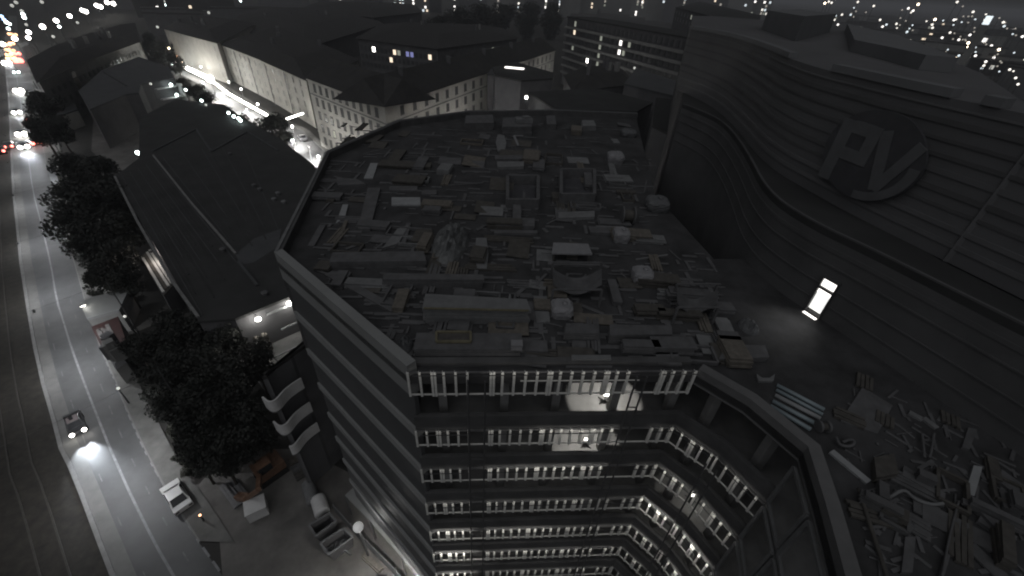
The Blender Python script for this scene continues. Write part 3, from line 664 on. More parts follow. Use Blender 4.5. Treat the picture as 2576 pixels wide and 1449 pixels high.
tw = [P(1915, 36, 37.0), P(2000, 48, 37.0), P(2078, 32, 37.0), P(1990, 22, 37.0)]
wpart(mall, 'roof_tower', MB().prism([P(1915, 74, ZM), P(2000, 104, ZM), P(2085, 82, ZM), P(2000, 60, ZM)], ZM + .01, 37.0), 'mall_pale', label='pale square tower on the roof')
# emblem: dark disc with light letters and a ring segment, fixed on the upper wall
def on_wall(u, v):
    d = CF * FPX + CR * (u - 1288) + CD * (v - 724.5)
    best = None
    for a, b in zip(ed, ed[1:]):
        t = (b - a).xy; n = Vector((-t.y, t.x)); den = n.dot(d.xy)
        if abs(den) < 1e-6: continue
        k = n.dot(a.xy) / den
        q = d * k; s = (q.xy - a.xy).dot(t) / t.length_squared
        if k > 0 and -.02 <= s <= 1.02: best = Vector((q.x, q.y, H + q.z)); break
    return best
cs = on_wall(2196, 388)
near = min(range(len(ed) - 1), key=lambda i: ((ed[i] + ed[i + 1]) / 2 - cs).xy.length)
tx = (ed[near + 1] - ed[near]).xy.normalized(); T = Vector((tx.x, tx.y, 0)); N = Vector((tx.y, -tx.x, 0)); Z = Vector((0, 0, 1))
cs = cs + N * .05; RS = 1.85
cs.z = 32.6
emb = thing('round_emblem', 'round dark emblem with pale letters on the curved wall', 'sign', cs)
def flat(pts, off, th):
    mb = MB(); n = len(pts); vs = [cs + T * x + Z * y + N * (off + th) for x, y in pts] + [cs + T * x + Z * y + N * off for x, y in pts]
    return mb.add(vs, [tuple(range(n)), tuple(range(n, 2 * n))[::-1]] + [(i, (i + 1) % n, n + (i + 1) % n, n + i) for i in range(n)])
def circ(r, a0=0, a1=360, n=40, sx=1.0): return [(r * sx * math.cos(math.radians(a0 + (a1 - a0) * i / n)), r * math.sin(math.radians(a0 + (a1 - a0) * i / n))) for i in range(n + (a1 - a0 < 360))]
SX = 1.25
wpart(emb, 'disc', flat(circ(RS, sx=SX), .0, .12), 'sign_dark')
arc = circ(RS * .98, -85, 5, 14, SX); arc2 = circ(RS * .8, -85, 5, 14, SX)[::-1]
wpart(emb, 'ring_segment', flat(arc + arc2, .121, .05), 'letter_grey')
def stroke(a, b, w):
    a = Vector(a); b = Vector(b); d = (b - a).normalized(); r = Vector((-d.y, d.x)) * w / 2
    return [tuple(a + r), tuple(a - r), tuple(b - r), tuple(b + r)]
k = RS
lp = MB()
for s_ in (stroke((-.86 * k, -.85 * k), (-.86 * k, .62 * k), .34 * k), stroke((-.70 * k, .5 * k), (-.12 * k, .5 * k), .28 * k), stroke((-.70 * k, -.12 * k), (-.12 * k, -.12 * k), .28 * k), stroke((-.12 * k, .63 * k), (-.12 * k, -.25 * k), .3 * k)):
    m2 = flat(s_, .122, .03 + .004 * len(lp.v) / 8); lp.add(m2.v, m2.f)
wpart(emb, 'letter_p', lp, 'letter_grey')
lz = MB()
for s_ in (stroke((.12 * k, .62 * k), (.52 * k, -.62 * k), .27 * k), stroke((1.0 * k, .55 * k), (.5 * k, -.62 * k), .25 * k)):
    m2 = flat(s_, .1225, .032 + .004 * len(lz.v) / 8); lz.add(m2.v, m2.f)
wpart(emb, 'letter_v', lz, 'letter_grey')
# lit doorway with a transom light in the stair head, spilling on the deck
dp = P(1996, 808, ZD); LWf = offset(LW, -.05)
best = None
for a, b in zip(LWf, LWf[1:]):
    tt = max(0, min(1, (dp - a).xy.dot((b - a).xy) / (b - a).xy.length_squared)); qq = a.lerp(b, tt)
    if best is None or (qq - dp).xy.length < best[0]: best = ((qq - dp).xy.length, qq, (b - a).xy.normalized())
db = Vector((best[1].x, best[1].y, ZD)); dd = Vector((best[2].x, best[2].y, 0)); dn = Vector((dd.y, -dd.x, 0)); dn = dn if dn.y < 0 else -dn
st = thing('rooftop_doorway', 'glowing doorway with a transom light in the dark curved wall', 'doorway', (db.x, db.y, ZD))
w = .31
def dbox(x0, x1, y0, y1, z0, z1):
    pts = [db + dd * a + dn * b for a, b in ((x0, y0), (x1, y0), (x1, y1), (x0, y1))]
    return MB().prism(pts, ZD + z0 * .8, ZD + z1 * .8)
for x in (-w - .05, w): wpart(st, 'jamb', dbox(x, x + .05, -.04, .16, .004, 2.42), 'pole')
wpart(st, 'lintel', dbox(-w, w, -.04, .16, 1.72, 1.86), 'pole'); wpart(st, 'lintel', dbox(-w - .05, w + .05, -.04, .24, 2.421, 2.5), 'pole')
wpart(st, 'door_leaf', dbox(-w + .005, w - .005, -.03, .03, .3, 1.42), 'door_glow'); wpart(st, 'door_light', dbox(-w + .005, w - .005, -.03, .05, 1.43, 1.715), 'win_white'); wpart(st, 'kick_plate', dbox(-w + .005, w - .005, -.03, .03, .01, .295), 'pole')
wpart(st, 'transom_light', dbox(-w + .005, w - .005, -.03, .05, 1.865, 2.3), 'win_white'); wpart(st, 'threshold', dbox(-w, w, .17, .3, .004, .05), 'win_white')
q = db + dn * .4; light('SPOT', st, (q.x - db.x, q.y - db.y, 2.2), 95, (1, 1, .97), .2, tuple(Vector((dn.x * .75, dn.y * .75, -1)).to_track_quat('-Z', 'Y').to_euler()), math.radians(75), .9)
# ================================================================== OTHER BUILDINGS
def hip(poly, z0, z1, inset):
    c = sum(poly, Vector()) / len(poly); mb = MB(); n = len(poly)
    top = [c + (q - c) * (1 - inset) for q in poly]
    mb.add([(q.x, q.y, z0) for q in poly] + [(q.x, q.y, z1) for q in top], [tuple(range(n, 2 * n)), tuple(range(n))[::-1]] + [(i, (i + 1) % n, n + (i + 1) % n, n + i) for i in range(n)])
    return mb
def block(label, pts, z, wall='render_dark', roof='roof_dark', rh=0.0, inset=.5, name='building', base=0.0, cat='building'):
    poly = PP(pts, z) if not isinstance(pts[0], Vector) else pts
    c = sum(poly, Vector()) / len(poly); t = thing(name, label, cat, (c.x, c.y, 0))
    wpart(t, 'wall', MB().prism(poly, base, z - .01), wall)
    if rh:
        wpart(t, 'roof', hip([c + (q - c) * 1.03 for q in poly], z, z + rh, inset), roof)
        rr_ = random.Random(int(abs(c.x) * 7 + abs(c.y)))
        for _ in range(6):
            q = poly[rr_.randrange(len(poly))].lerp(c, rr_.uniform(.45, .9)); hh_ = rr_.uniform(1.2, 2.4)
            wpart(t, 'chimney', MB().box((q.x, q.y, z + rh * .8 + hh_ / 2), (rr_.uniform(.7, 1.6), rr_.uniform(.6, 1.0), hh_ + rh * .5), rr_.uniform(0, 3)), rr_.choice(('render_dark', 'render_grey')))
    else: wpart(t, 'roof', MB().prism([c + (q - c) * 1.01 for q in poly], z, z + .35), roof)
    return t
winmesh = {}
def windows(t, a, b, z0, rows, dz, n, w, h, lit={}, margin=.06, m='glass_dark', frame=None, out=None):
    """separate windows along the wall from a to b (outside to the right of travel)"""
    d = (b - a).xy.normalized(); nn = Vector((d.y, -d.x, 0)); rz = math.atan2(d.y, d.x)
    for r in range(rows):
        for i in range(n):
            s = margin + (1 - 2 * margin) * (i + .5) / n; q = a.lerp(b, s); mm = lit.get((r, i), m)
            key = (round(w, 2), round(h, 2), mm)
            if key not in winmesh:
                winmesh[key] = MB().box((0, .02, 0), (w, .1, h)).mesh('window'); winmesh[key].materials.append(MATS[mm])
                if frame:
                    f = MB().box((0, -.02, h / 2 + .06), (w + .3, .16, .12)).box((0, -.05, -h / 2 - .06), (w + .4, .24, .1)).box((-w / 2 - .07, -.0, 0), (.12, .14, h)).box((w / 2 + .07, -.0, 0), (.12, .14, h)).box((0, -.035, 0), (.07, .06, h))
                    winmesh[key + ('f',)] = f.mesh('window_frame'); winmesh[key + ('f',)].materials.append(MATS[frame])
            o = mkobj('window', winmesh[key], None, t, (q.x + nn.x * .02 - t.location.x, q.y + nn.y * .02 - t.location.y, z0 + r * dz), rz)
            if frame and key + ('f',) in winmesh: mkobj('window_frame', winmesh[key + ('f',)], None, o)
# pale L-shaped apartment house with its corner towards the camera
ZE = 16.8
La, Lb, Lc = P(772, 196, ZE), P(967, 268, ZE), P(1396, 127, ZE)
n1 = Vector((-(Lb - La).y, (Lb - La).x, 0)).normalized(); n2 = Vector((-(Lc - Lb).y, (Lc - Lb).x, 0)).normalized()
Ld, Le = Lc + n2 * 12, La + n1 * 12
ins = Lb + (n1 + n2).normalized() * 17
t = thing('apartment_house', 'pale corner apartment house with dark hipped roof and rows of small windows', 'building', (Lb.x, Lb.y + 6, 0))
poly = [La, Lb, Lc, Ld, ins, Le]
wpart(t, 'wall', MB().prism(poly, 0, ZE - .02), 'render_pale')
def ridge_roof(a, b, n, wd, z, rh, ov=.5):
    d = (b - a).normalized() * ov; p0 = a - n * ov - d; p1 = b - n * ov + d; q0 = a + n * (wd + ov) - d; q1 = b + n * (wd + ov) + d; r0 = a + n * wd / 2 + d * 4; r1 = b + n * wd / 2 - d * 4
    return MB().add([(p0.x, p0.y, z), (p1.x, p1.y, z), (q1.x, q1.y, z), (q0.x, q0.y, z), (r0.x, r0.y, z + rh), (r1.x, r1.y, z + rh)], [(0, 1, 5, 4), (2, 3, 4, 5), (1, 2, 5), (3, 0, 4), (3, 2, 1, 0)])
wpart(t, 'roof', ridge_roof(La, Lb, n1, 12, ZE + .02, 4.2), 'roof_dark'); wpart(t, 'roof', ridge_roof(Lb, Lc, n2, 12, ZE + .03, 4.3), 'roof_dark')
wpart(t, 'cornice', MB().wall(offset([La, Lb, Lc], -.25), ZE - .45, ZE, .3, 1), 'render_pale'); wpart(t, 'string_course', MB().wall(offset([La, Lb, Lc], -.12), ZE - 3.6, ZE - 3.35, .2, 1), 'render_grey'); wpart(t, 'string_course', MB().wall(offset([La, Lb, Lc], -.12), 3.9, 4.1, .2, 1), 'render_pale')
windows(t, La, Lb, 2.2, 5, 3.2, 10, 1.0, 1.75, {(1, 2): 'win_dim'}, .05, 'glass_dark', 'render_grey')
windows(t, Lb, Lc, 5.4, 4, 3.2, 22, 1.05, 1.75, {(3, 23): 'win_dim', (2, 21): 'win_dim'}, .03, 'glass_dark', 'render_grey')
for i in range(5):
    q = Lb.lerp(Lc, .12 + .19 * i) + n2 * 5; wpart(t, 'chimney', MB().box((q.x, q.y, ZE + 3.6), (1.0, 1.0, 3.0), .3), 'render_dark')
# street row behind the lit side street
t = block('long pale row of town houses facing the brightly lit side street', [(556, 112), (650, 148), (770, 202), (900, 150), (700, 70)], 13.2, 'render_pale', 'roof_dark', 3.0, .35, 'town_house_row')
a, b = P(556, 112, 13.2), P(770, 202, 13.2)
windows(t, a, b, 3.0, 4, 2.9, 14, 1.0, 1.6, {}, .03, 'window_pale')
for i in range(1, 5):
    q = a.lerp(b, i / 5); d = (b - a).normalized(); wpart(t, 'downpipe', MB().tube([(q.x + .25 * d.y, q.y - .25 * d.x, 0), (q.x + .25 * d.y, q.y - .25 * d.x, 13)], .12, 6), 'render_dark')
t = block('taller pale house at the far end of the lit side street', [(412, 72), (476, 90), (545, 108), (640, 60), (470, 40)], 14.5, 'render_pale', 'roof_dark', 2.5, .4, 'town_house')
windows(t, P(412, 72, 14.5), P(545, 108, 14.5), 3.0, 4, 3.1, 14, 1.0, 1.7, {(1, 1): 'win_blue', (2, 1): 'win_blue'}, .03, 'window_pale')
# halls at the left
hall = PP([(352, 296), (442, 250), (560, 262), (640, 315), (700, 346), (806, 428), (757, 500), (693, 645), (735, 742), (590, 800), (500, 806), (400, 632), (288, 444), (350, 398)], 8.5)
c = sum(hall, Vector()) / len(hall)
t = thing('flat_roofed_hall', 'wide dark flat-roofed hall between the road and the building site', 'building', (c.x, c.y, 0))
wpart(t, 'wall', MB().prism(hall, 0, 8.2), 'render_dark'); wpart(t, 'roof', MB().prism([c + (q - c) * 1.003 for q in hall], 8.21, 8.5), 'bitumen')
for pts, m, wd, lab in (([(290, 446), (345, 556), (432, 706), (500, 800)], 'concrete', .3, 'pale parapet line along the road side of the roof'), ([(386, 392), (482, 512), (594, 640)], 'concrete', .28, 'pale ridge line across the roof'), ([(384, 382), (494, 326)], 'bitumen_grey', .35, None), ([(533, 382), (622, 332)], 'bitumen_grey', .35, None), ([(494, 326), (533, 382)], 'bitumen_grey', .35, None), ([(600, 660), (648, 720)], 'bitumen_grey', .3, None), ([(622, 332), (700, 380)], 'bitumen_grey', .3, None)):
    ln = PP(pts, 8.5); mb = MB()
    for a, b in zip(ln, ln[1:]): mb.bar((a.x, a.y, 8.62), (b.x, b.y, 8.62), wd, .22)
    wpart(t, 'roof_upstand', mb, m, label=lab)
for k_ in range(13):
    f_ = (k_ + .6) / 13.6
    for (A_, B_) in (((300, 440), (505, 800)), ((398, 396), (596, 640))):
        C_, D_ = ((392, 398), (602, 648)) if A_[0] == 300 else ((620, 345), (712, 580))
        a_ = P(A_[0] + (C_[0] - A_[0]) * f_, A_[1] + (C_[1] - A_[1]) * f_, 8.5); b_ = P(B_[0] + (D_[0] - B_[0]) * f_, B_[1] + (D_[1] - B_[1]) * f_, 8.5); lo_, hi_ = (0.02 + .1 * (k_ % 3)), 1 - .08 * (k_ % 4)
        wpart(t, 'roof_seam', MB().bar(a_.lerp(b_, lo_) + Vector((0, 0, .03)), a_.lerp(b_, hi_) + Vector((0, 0, .03)), .09 + .05 * (k_ % 3), .07), 'bitumen' if k_ % 3 else 'bitumen_grey')
wpart(t, 'gravel_patch', MB().prism(PP([(592, 640), (640, 600), (708, 575), (700, 622), (640, 660), (606, 668)], 8.5), 8.502, 8.53), 'bitumen_grey')
for i, (u, v) in enumerate(((580, 390), (690, 505), (700, 490), (715, 512), (562, 632), (668, 742), (640, 470), (655, 480))):
    q = P(u, v, 8.5); wpart(t, 'roof_vent', MB().tube([(q.x, q.y, 8.5), (q.x, q.y, 8.9)], .3, 10).tube([(q.x, q.y, 8.9), (q.x, q.y, 9.05)], .42, 10, .2), 'grey_sheet' if i in (1, 2, 3) else 'dim_sheet')
# lean-to by the hall wall, its roof strips lit by an added hidden lamp
a, b = P(378, 596, 8.5), P(450, 722, 8.5); d = (b - a).normalized(); nn = Vector((d.y, -d.x, 0)); nn = nn if nn.x < 0 else -nn
lt = [(352, 642), (376, 622), (436, 712), (410, 740)]; lp_ = PP(lt, 4.0); lc_ = sum(lp_, Vector()) / 4
t = thing('lean_to', 'low lean-to with lit pale roof strips beside the road wall of the dark hall', 'lean-to', (lc_.x, lc_.y, 0))
wpart(t, 'wall', MB().prism(lp_, 0, 3.6), 'render_dark'); wpart(t, 'roof', MB().prism(lp_, 3.61, 3.8), 'timber_dark')
for f_, m_ in ((.1, 'stud'), (.4, 'timber'), (.62, 'stud'), (.9, 'stud')):
    q, r = lp_[0].lerp(lp_[1], f_).lerp(lp_[3].lerp(lp_[2], f_), .04), lp_[0].lerp(lp_[1], f_).lerp(lp_[3].lerp(lp_[2], f_), .96)
    wpart(t, 'roof_strip', MB().bar((q.x, q.y, 3.9), (r.x, r.y, 3.9), .3, .16), m_)
q = lp_[1].lerp(lp_[2], .45) + nn * .3; light('POINT', t, (q.x - lc_.x, q.y - lc_.y, 5.6), 130, (1, .88, .8), .15)
wpart(t, 'lamp_hood', MB().box((q.x, q.y, 5.85), (.4, .4, .1)), 'pole')
# loading terrace at the near end of the hall
a, b = P(590, 800, 8.5), P(735, 742, 8.5); d = (b - a).normalized(); nn = Vector((d.y, -d.x, 0)); nn = nn if nn.y < 0 else -nn
tl = thing('loading_terrace', 'floodlit loading terrace below the near wall of the dark hall', 'terrace', ((a.x + b.x) / 2 + nn.x * 2, (a.y + b.y) / 2 + nn.y * 2, 0))
pl = [a + nn * .05 - d * .5, b + nn * .05 + d * .2, b + nn * 3.6 + d * .2, a + nn * 3.6 - d * .5]
wpart(tl, 'platform', MB().prism(pl, 0, 3.4), 'concrete'); wpart(tl, 'railing', MB().bar((pl[3].x, pl[3].y, 4.4), (pl[2].x, pl[2].y, 4.4), .12, .12).bar((pl[3].x, pl[3].y, 3.95), (pl[2].x, pl[2].y, 3.95), .06, .06), 'pale_sheet')
for s in (.05, .3, .55, .8, .98): q = pl[3].lerp(pl[2], s); wpart(tl, 'post', MB().bar((q.x, q.y, 3.4), (q.x, q.y, 4.4), .08, .08), 'pale_sheet')
wpart(tl, 'duct', MB().tube([pl[0].lerp(pl[1], .5).xy.to_tuple() + (7.4,), pl[0].lerp(pl[1], .98).xy.to_tuple() + (7.4,)], .18, 10), 'pale_sheet'); wpart(tl, 'duct', MB().tube([(pl[0].lerp(pl[1], .6) + nn * 1.2).xy.to_tuple() + (5.6,), (pl[0].lerp(pl[1], .95) + nn * 1.2).xy.to_tuple() + (5.6,)], .15, 10), 'pale_sheet')
for s in (.22, .34): q = pl[0].lerp(pl[1], s) + nn * .9; wpart(tl, 'tank', MB().tube([(q.x, q.y, 3.41), (q.x, q.y, 5.6)], .35, 12).ball((q.x, q.y, 5.6), .35), 'timber')
def wall_lamp(q, label, e, r=.28, m='lamp_white', arm=None):
    t = thing('wall_lamp', label, 'lamp', (q.x, q.y, q.z)); mkobj('lamp_head', MB().ball((0, 0, 0), r, 12, 8, .7).mesh('lamp_head', smooth=True), m, t)
    mkobj('bracket', MB().bar((0, 0, r * .6), (-nn.x * .9, -nn.y * .9, r * .6), .06, .06).mesh('bracket'), 'pole', t); light('POINT', t, (0, 0, -r - .15), e, (1, .97, .9), .15)
wall_lamp(a.lerp(b, .3) + nn * .95 + Vector((0, 0, -.6)), 'glaring floodlight over the left half of the loading terrace', 110, .3)
wall_lamp(a.lerp(b, .88) + nn * .7 + Vector((0, 0, -.4)), 'glaring floodlight over the right end of the loading terrace', 120, .3)
# grey hall upper left with two lit loading bays; long block behind it
t = block('grey-roofed hall with two lit loading bays beyond the dark hall', [(200, 232), (258, 180), (350, 146), (425, 172), (440, 200), (356, 214), (350, 236), (318, 240), (228, 278)], 9.0, 'render_dark', 'bitumen_grey', 0, .5, 'loading_hall')
q = P(300, 200, 9.2); r = P(360, 175, 9.2); wpart(t, 'roof_seam', MB().bar(P(262, 182, 9.4), P(318, 216, 9.4), .35, .2), 'bitumen')
BAYS = []
for ea, eb in (((228, 278), (318, 240)), ((356, 214), (440, 200))):
    a, b = P(*ea, 9.0), P(*eb, 9.0); n_ = Vector(((b - a).y, -(b - a).x, 0)).normalized(); n_ = n_ if n_.y < 0 else -n_
    for z, o_ in ((7.4, .6), (4.6, 1.4)):
        q, r = a.lerp(b, .3) + n_ * o_, a.lerp(b, .98) + n_ * o_
        wpart(t, 'bay_canopy', MB().bar((q.x, q.y, z), (r.x, r.y, z), 1.1, .3), 'white_paint'); BAYS.append(q.lerp(r, .62) + n_ * .9 + Vector((0, 0, z + .7 - 9.0)))
    q, r = b + n_ * .05, b + n_ * 2.2; wpart(t, 'bay_side_wall', MB().bar((q.x, q.y, 4), (r.x, r.y, 4), .3, 8), 'white_paint')
def small_lamp(u, v, z, label, r=.35, m='lamp_cool', e=0, group=None, name='lamp_post', h=None):
    q = P(u, v, z); t = thing(name, label, 'lamp', (q.x, q.y, 0), 0, group)
    mkobj('lamp_head', MB().ball((0, 0, z), r, 10, 6).mesh('lamp_head', smooth=True), m, t)
    mkobj('pole', MB().tube([(0, 0, 0), (0, 0, z - r * .9)], .09, 6, .06).mesh('pole'), 'pole', t)
    if e: light('POINT', t, (0, 0, z - r - .2), e, (.95, 1, .98), .2)
    return t
for q, lab in zip(BAYS, ('upper lamp of the left lit loading bay', 'lower lamp of the left lit loading bay', 'upper lamp of the right lit loading bay', 'lower lamp of the right lit loading bay')):
    t = thing('bay_lamp', lab, 'lamp', q); mkobj('lamp_head', MB().ball((0, 0, 0), .42, 10, 6).mesh('lamp_head', smooth=True), 'lamp_cool', t); mkobj('bracket', MB().bar((0, 0, -.3), (0, 1.2, -.6), .06, .06).mesh('bracket'), 'pole', t); light('POINT', t, (0, -.2, -.1), 160, (.9, 1, .97), .45)
small_lamp(379, 211, 9.8, 'faint lamp on the roof edge above the right loading bay', .35, 'lamp_dim')
small_lamp(346, 384, 6.5, 'greenish lamp at the corner of the hall yard', .4, 'lamp_cool', 900)
small_lamp(177, 213, 6, 'lone lamp on the wall of the long block at upper left', .45, 'lamp_cool', 120)
t = block('long low apartment block with a dim facade at the upper left', [(98, 206), (220, 152), (350, 106), (338, 58), (200, 100), (72, 150)], 12.0, 'render_grey', 'roof_dark', 2.2, .4, 'apartment_block')
windows(t, P(98, 206, 12), P(350, 106, 12), 3.0, 3, 3.0, 22, 1.2, 1.4, {(1, 7): 'win_dim', (0, 13): 'win_dim'}, .03)
t = block('small pale hut at the foot of the long block', [(134, 268), (182, 250), (196, 278), (142, 296)], 4.0, 'render_pale', 'bitumen_grey', 0, .5, 'hut')
t = block('narrow tall chimney-like stair tower on the long block', [(182, 185), (190, 182), (194, 196), (186, 200)], 11, 'timber', 'timber', 0, .5, 'stair_tower')
# dark blocks behind the roof
t = block('windowless grey block behind the far roof edge', [(1226, 190), (1300, 198), (1312, 206), (1292, 168), (1240, 170)], 17, 'render_dark', 'bitumen_grey', 0, .5, 'block')
t = block('low dark roofed annex with a bright skylight', [(1240, 172), (1300, 160), (1392, 186), (1390, 200), (1310, 206), (1246, 192)], 18, 'render_dark', 'bitumen', 0, .5, 'annex')
q = P(1294, 172, 18.4); wpart(t, 'skylight', MB().box((q.x, q.y, 18.5), (5.5, 1.3, .3), -.25), 'win_white')
sl = thing('balcony_block', 'long slab block with balconies and a few lit windows at top centre', 'building', P(1640, 120, 0))
a, b = P(1428, 44, 27), P(1846, 118, 27); nn = Vector((-(b - a).y, (b - a).x, 0)).normalized()
wpart(sl, 'wall', MB().prism([a, b, b + nn * 14, a + nn * 14], 0, 27), 'render_dark'); wpart(sl, 'roof', MB().prism([a - nn * .4, b - nn * .4, b + nn * 14.4, a + nn * 14.4], 27.01, 27.5), 'bitumen')
for i in range(7):
    z = 26 - 3 * i
    wpart(sl, 'balcony', MB().wall([a - nn * 1.0, b - nn * 1.0], z - 3, z - 2.1, .12, 1), 'render_grey')
lit = {(6, 2): 'win_dim', (5, 2): 'win_warm', (5, 10): 'win_dim', (4, 10): 'win_dim', (3, 10): 'win_dim', (2, 10): 'win_dim', (5, 15): 'win_white', (4, 15): 'win_white', (5, 17): 'win_dim', (2, 7): 'win_hot', (1, 10): 'win_dim', (3, 2): 'win_dim', (4, 16): 'win_dim'}
windows(sl, a - nn * .1, b - nn * .1, 7.2, 7, 3.0, 34, 1.5, 1.9, lit, .01)
t = block('low terminal building with a bright glazed storey at the top right of centre', [(1700, 20), (1905, 72), (1912, 40), (1760, 4)], 30, 'render_dark', 'bitumen', 0, .5, 'terminal_building')
windows(t, P(1700, 20, 30), P(1905, 72, 30), 24.5, 2, 3.2, 16, 3.0, 2.0, {(0, 6): 'win_hot', (0, 7): 'win_white', (0, 8): 'win_white', (0, 9): 'win_white', (0, 10): 'win_warm', (1, 5): 'win_dim', (1, 6): 'win_dim', (1, 8): 'win_dim', (1, 9): 'win_dim', (1, 10): 'win_dim', (1, 12): 'win_dim', (1, 13): 'win_dim'}, .02)
# roofs behind the site on the right
for i, (pts, z, m, rh, lab) in enumerate((([(1330, 236), (1500, 226), (1640, 262), (1600, 285), (1400, 280)], 20, 'bitumen', 0, 'flat dark roof right behind the far roof edge'),
        ([(1600, 176), (1722, 214), (1690, 244), (1570, 214)], 21, 'bitumen_grey', 0, 'grey flat roof with a sunken court beside the curved building'),
        ([(1420, 190), (1560, 172), (1600, 212), (1440, 228)], 17, 'roof_dark', 2.5, 'dark hipped roof between the slab block and the site'),
        ([(1650, 250), (1716, 258), (1792, 330), (1720, 360), (1640, 320)], 22, 'bitumen', 0, 'dark roof wedged between site and curved building'))):
    block(lab, pts, z, 'render_dark', m, rh, .5, 'roof_block')
for i, (pts, z, lab, rh) in enumerate((([(560, 60), (760, 120), (960, 60), (900, 20), (640, 20)], 12, 'wide dark roof behind the town house row', 3), ([(900, 96), (1100, 122), (1300, 96), (1260, 70), (960, 62)], 15, 'dark house group behind the pale corner house', 3),
        ([(760, 22), (940, 44), (1060, 30), (1040, 12), (800, 6)], 14, 'far dark roof at the top left of centre', 3))):
    t = block(lab, pts, z, 'render_dark', 'roof_dark', rh, .45, 'house_group')
    if i == 1:
        windows(t, P(900, 96, z), P(1100, 122, z), 5, 3, 3.2, 18, 1.6, 1.9, {(2, 3): 'win_hot', (1, 7): 'win_warm', (2, 8): 'win_warm', (2, 9): 'win_dim', (2, 11): 'win_blue', (2, 12): 'win_blue', (2, 16): 'win_warm', (1, 16): 'win_dim', (0, 12): 'win_dim'}, .01)
        windows(t, P(1100, 122, z), P(1300, 96, z), 5, 3, 3.2, 10, 1.8, 2.0, {(1, 2): 'win_warm', (0, 1): 'win_dim', (2, 6): 'win_dim'}, .01)
# ================================================================== TREES AND SHRUBS
def crown_mesh(seed, n, lobes=9, leaf=.34):
    r = random.Random(seed); L = []
    for i in range(lobes):
        a = r.uniform(0, 6.28); d = r.uniform(.1, .62); L.append((Vector((math.cos(a) * d, math.sin(a) * d, r.uniform(-.45, .55))), r.uniform(.3, .5)))
    mb = MB(); vs = []; fs = []
    for i in range(n):
        c, rad = r.choice(L); v = Vector((r.gauss(0, 1), r.gauss(0, 1), r.gauss(0, 1))).normalized() * rad * r.uniform(.55, 1.03) + c
        nrm = (v - c).normalized() + Vector((r.gauss(0, .6), r.gauss(0, .6), r.gauss(0, .6))); nrm.normalize()
        t = nrm.cross(Vector((r.random(), r.random(), r.random() + .1))).normalized(); b = nrm.cross(t); s = leaf * r.uniform(.12, .34)
        k = len(vs); vs += [v - t * s, v + b * s * .6, v + t * s, v - b * s * .6]; fs.append((k, k + 1, k + 2, k + 3))
    me = bpy.data.meshes.new('crown'); me.from_pydata([tuple(q) for q in vs], [], fs); return me
CROWNS = []
for i in range(4):
    me = crown_mesh(20 + i, 4200, 11, .24); me.materials.append(MATS['leaf' if i < 3 else 'leaf_b']); CROWNS.append(me)
tm = MB(); tm.tube([(0, 0, 0), (.03, .02, .5), (0, .04, 1.0)], .075, 8, .035)
for a in (0.3, 1.7, 2.9, 4.2, 5.4): tm.tube([(0, .02, .6), (math.cos(a) * .2, math.sin(a) * .2, .85), (math.cos(a) * .42, math.sin(a) * .42, 1.08)], .03, 6, .012)
TRUNK = tm.mesh('trunk', smooth=True); TRUNK.materials.append(MATS['bark'])
tree_i = 0
def tree(u, v, r, h, label, group=None, kind=None, name='street_tree'):
    """crown centre seen at u, v; the crown centre sits at height h"""
    global tree_i
    q = P(u, v, h); t = thing(name, label, 'tree', (q.x, q.y, 0), random.uniform(0, 6), group)
    c = mkobj('crown', CROWNS[tree_i % 3 if kind is None else kind], None, t, (0, 0, h)); c.scale = (r, r * random.uniform(.85, 1.1), r * random.uniform(.8, 1.05))
    k = mkobj('trunk', TRUNK, None, t); k.scale = (h * .5, h * .5, h * .85); tree_i += 1
G1, G2, G3 = 'dark trees by the road in front of the hall', 'dark trees between road and loading terrace', 'trees along the lit side street'
for u, v, r, h in ((190, 432, 4.2, 6), (255, 436, 4, 6), (182, 500, 3.8, 6), (240, 505, 4.2, 6.5), (300, 510, 3.6, 6), (190, 570, 3.6, 6), (250, 580, 3.8, 6), (310, 580, 3.6, 6), (225, 630, 3.2, 5.5), (285, 650, 3.4, 5.5), (262, 700, 2.6, 4.5), (312, 706, 2.4, 4.5)):
    tree(u, v, r, h, 'dark leafy tree in the clump between the road and the flat-roofed hall', G1)
for u, v, r, h in ((395, 880, 2.6, 5), (440, 830, 2.8, 5), (500, 845, 3, 5.5), (560, 880, 2.8, 5.5), (400, 960, 2.4, 5), (455, 925, 2.8, 5.5), (520, 935, 3, 6), (590, 950, 2.8, 6), (640, 910, 2.2, 5), (435, 1030, 2.2, 5), (500, 1030, 2.8, 6), (565, 1030, 2.8, 6), (625, 1040, 2.4, 5.5), (475, 1100, 2.0, 4.5), (545, 1105, 2.4, 5), (610, 1110, 2.2, 5), (500, 1160, 1.6, 3.6), (560, 1160, 1.8, 3.8), (345, 880, 1.8, 4), (660, 1090, 1.8, 4.5)):
    tree(u, v, r, h, 'dark leafy tree in the clump between the road and the loading terrace', G2)
for u, v, r, h in ((688, 326, 4.6, 6), (652, 340, 3.4, 5), (712, 354, 3.0, 4.5), (606, 316, 3.2, 5), (560, 290, 3.6, 5), (526, 262, 3.8, 5.5), (494, 238, 3.8, 5.5), (458, 222, 4.0, 5.5)):
    tree(u, v, r, h, 'rounded dark tree standing along the lit side street', G3)
for u, v, r, h in ((455, 120, 5, 7), (400, 130, 5, 7), (445, 160, 4.6, 6), (380, 110, 5, 7), (120, 290, 4.5, 6), (108, 330, 4.0, 6), (150, 330, 4, 6), (110, 260, 4, 6)):
    tree(u, v, r, h, 'dark tree beside the long low apartment block', 'trees near the long block')
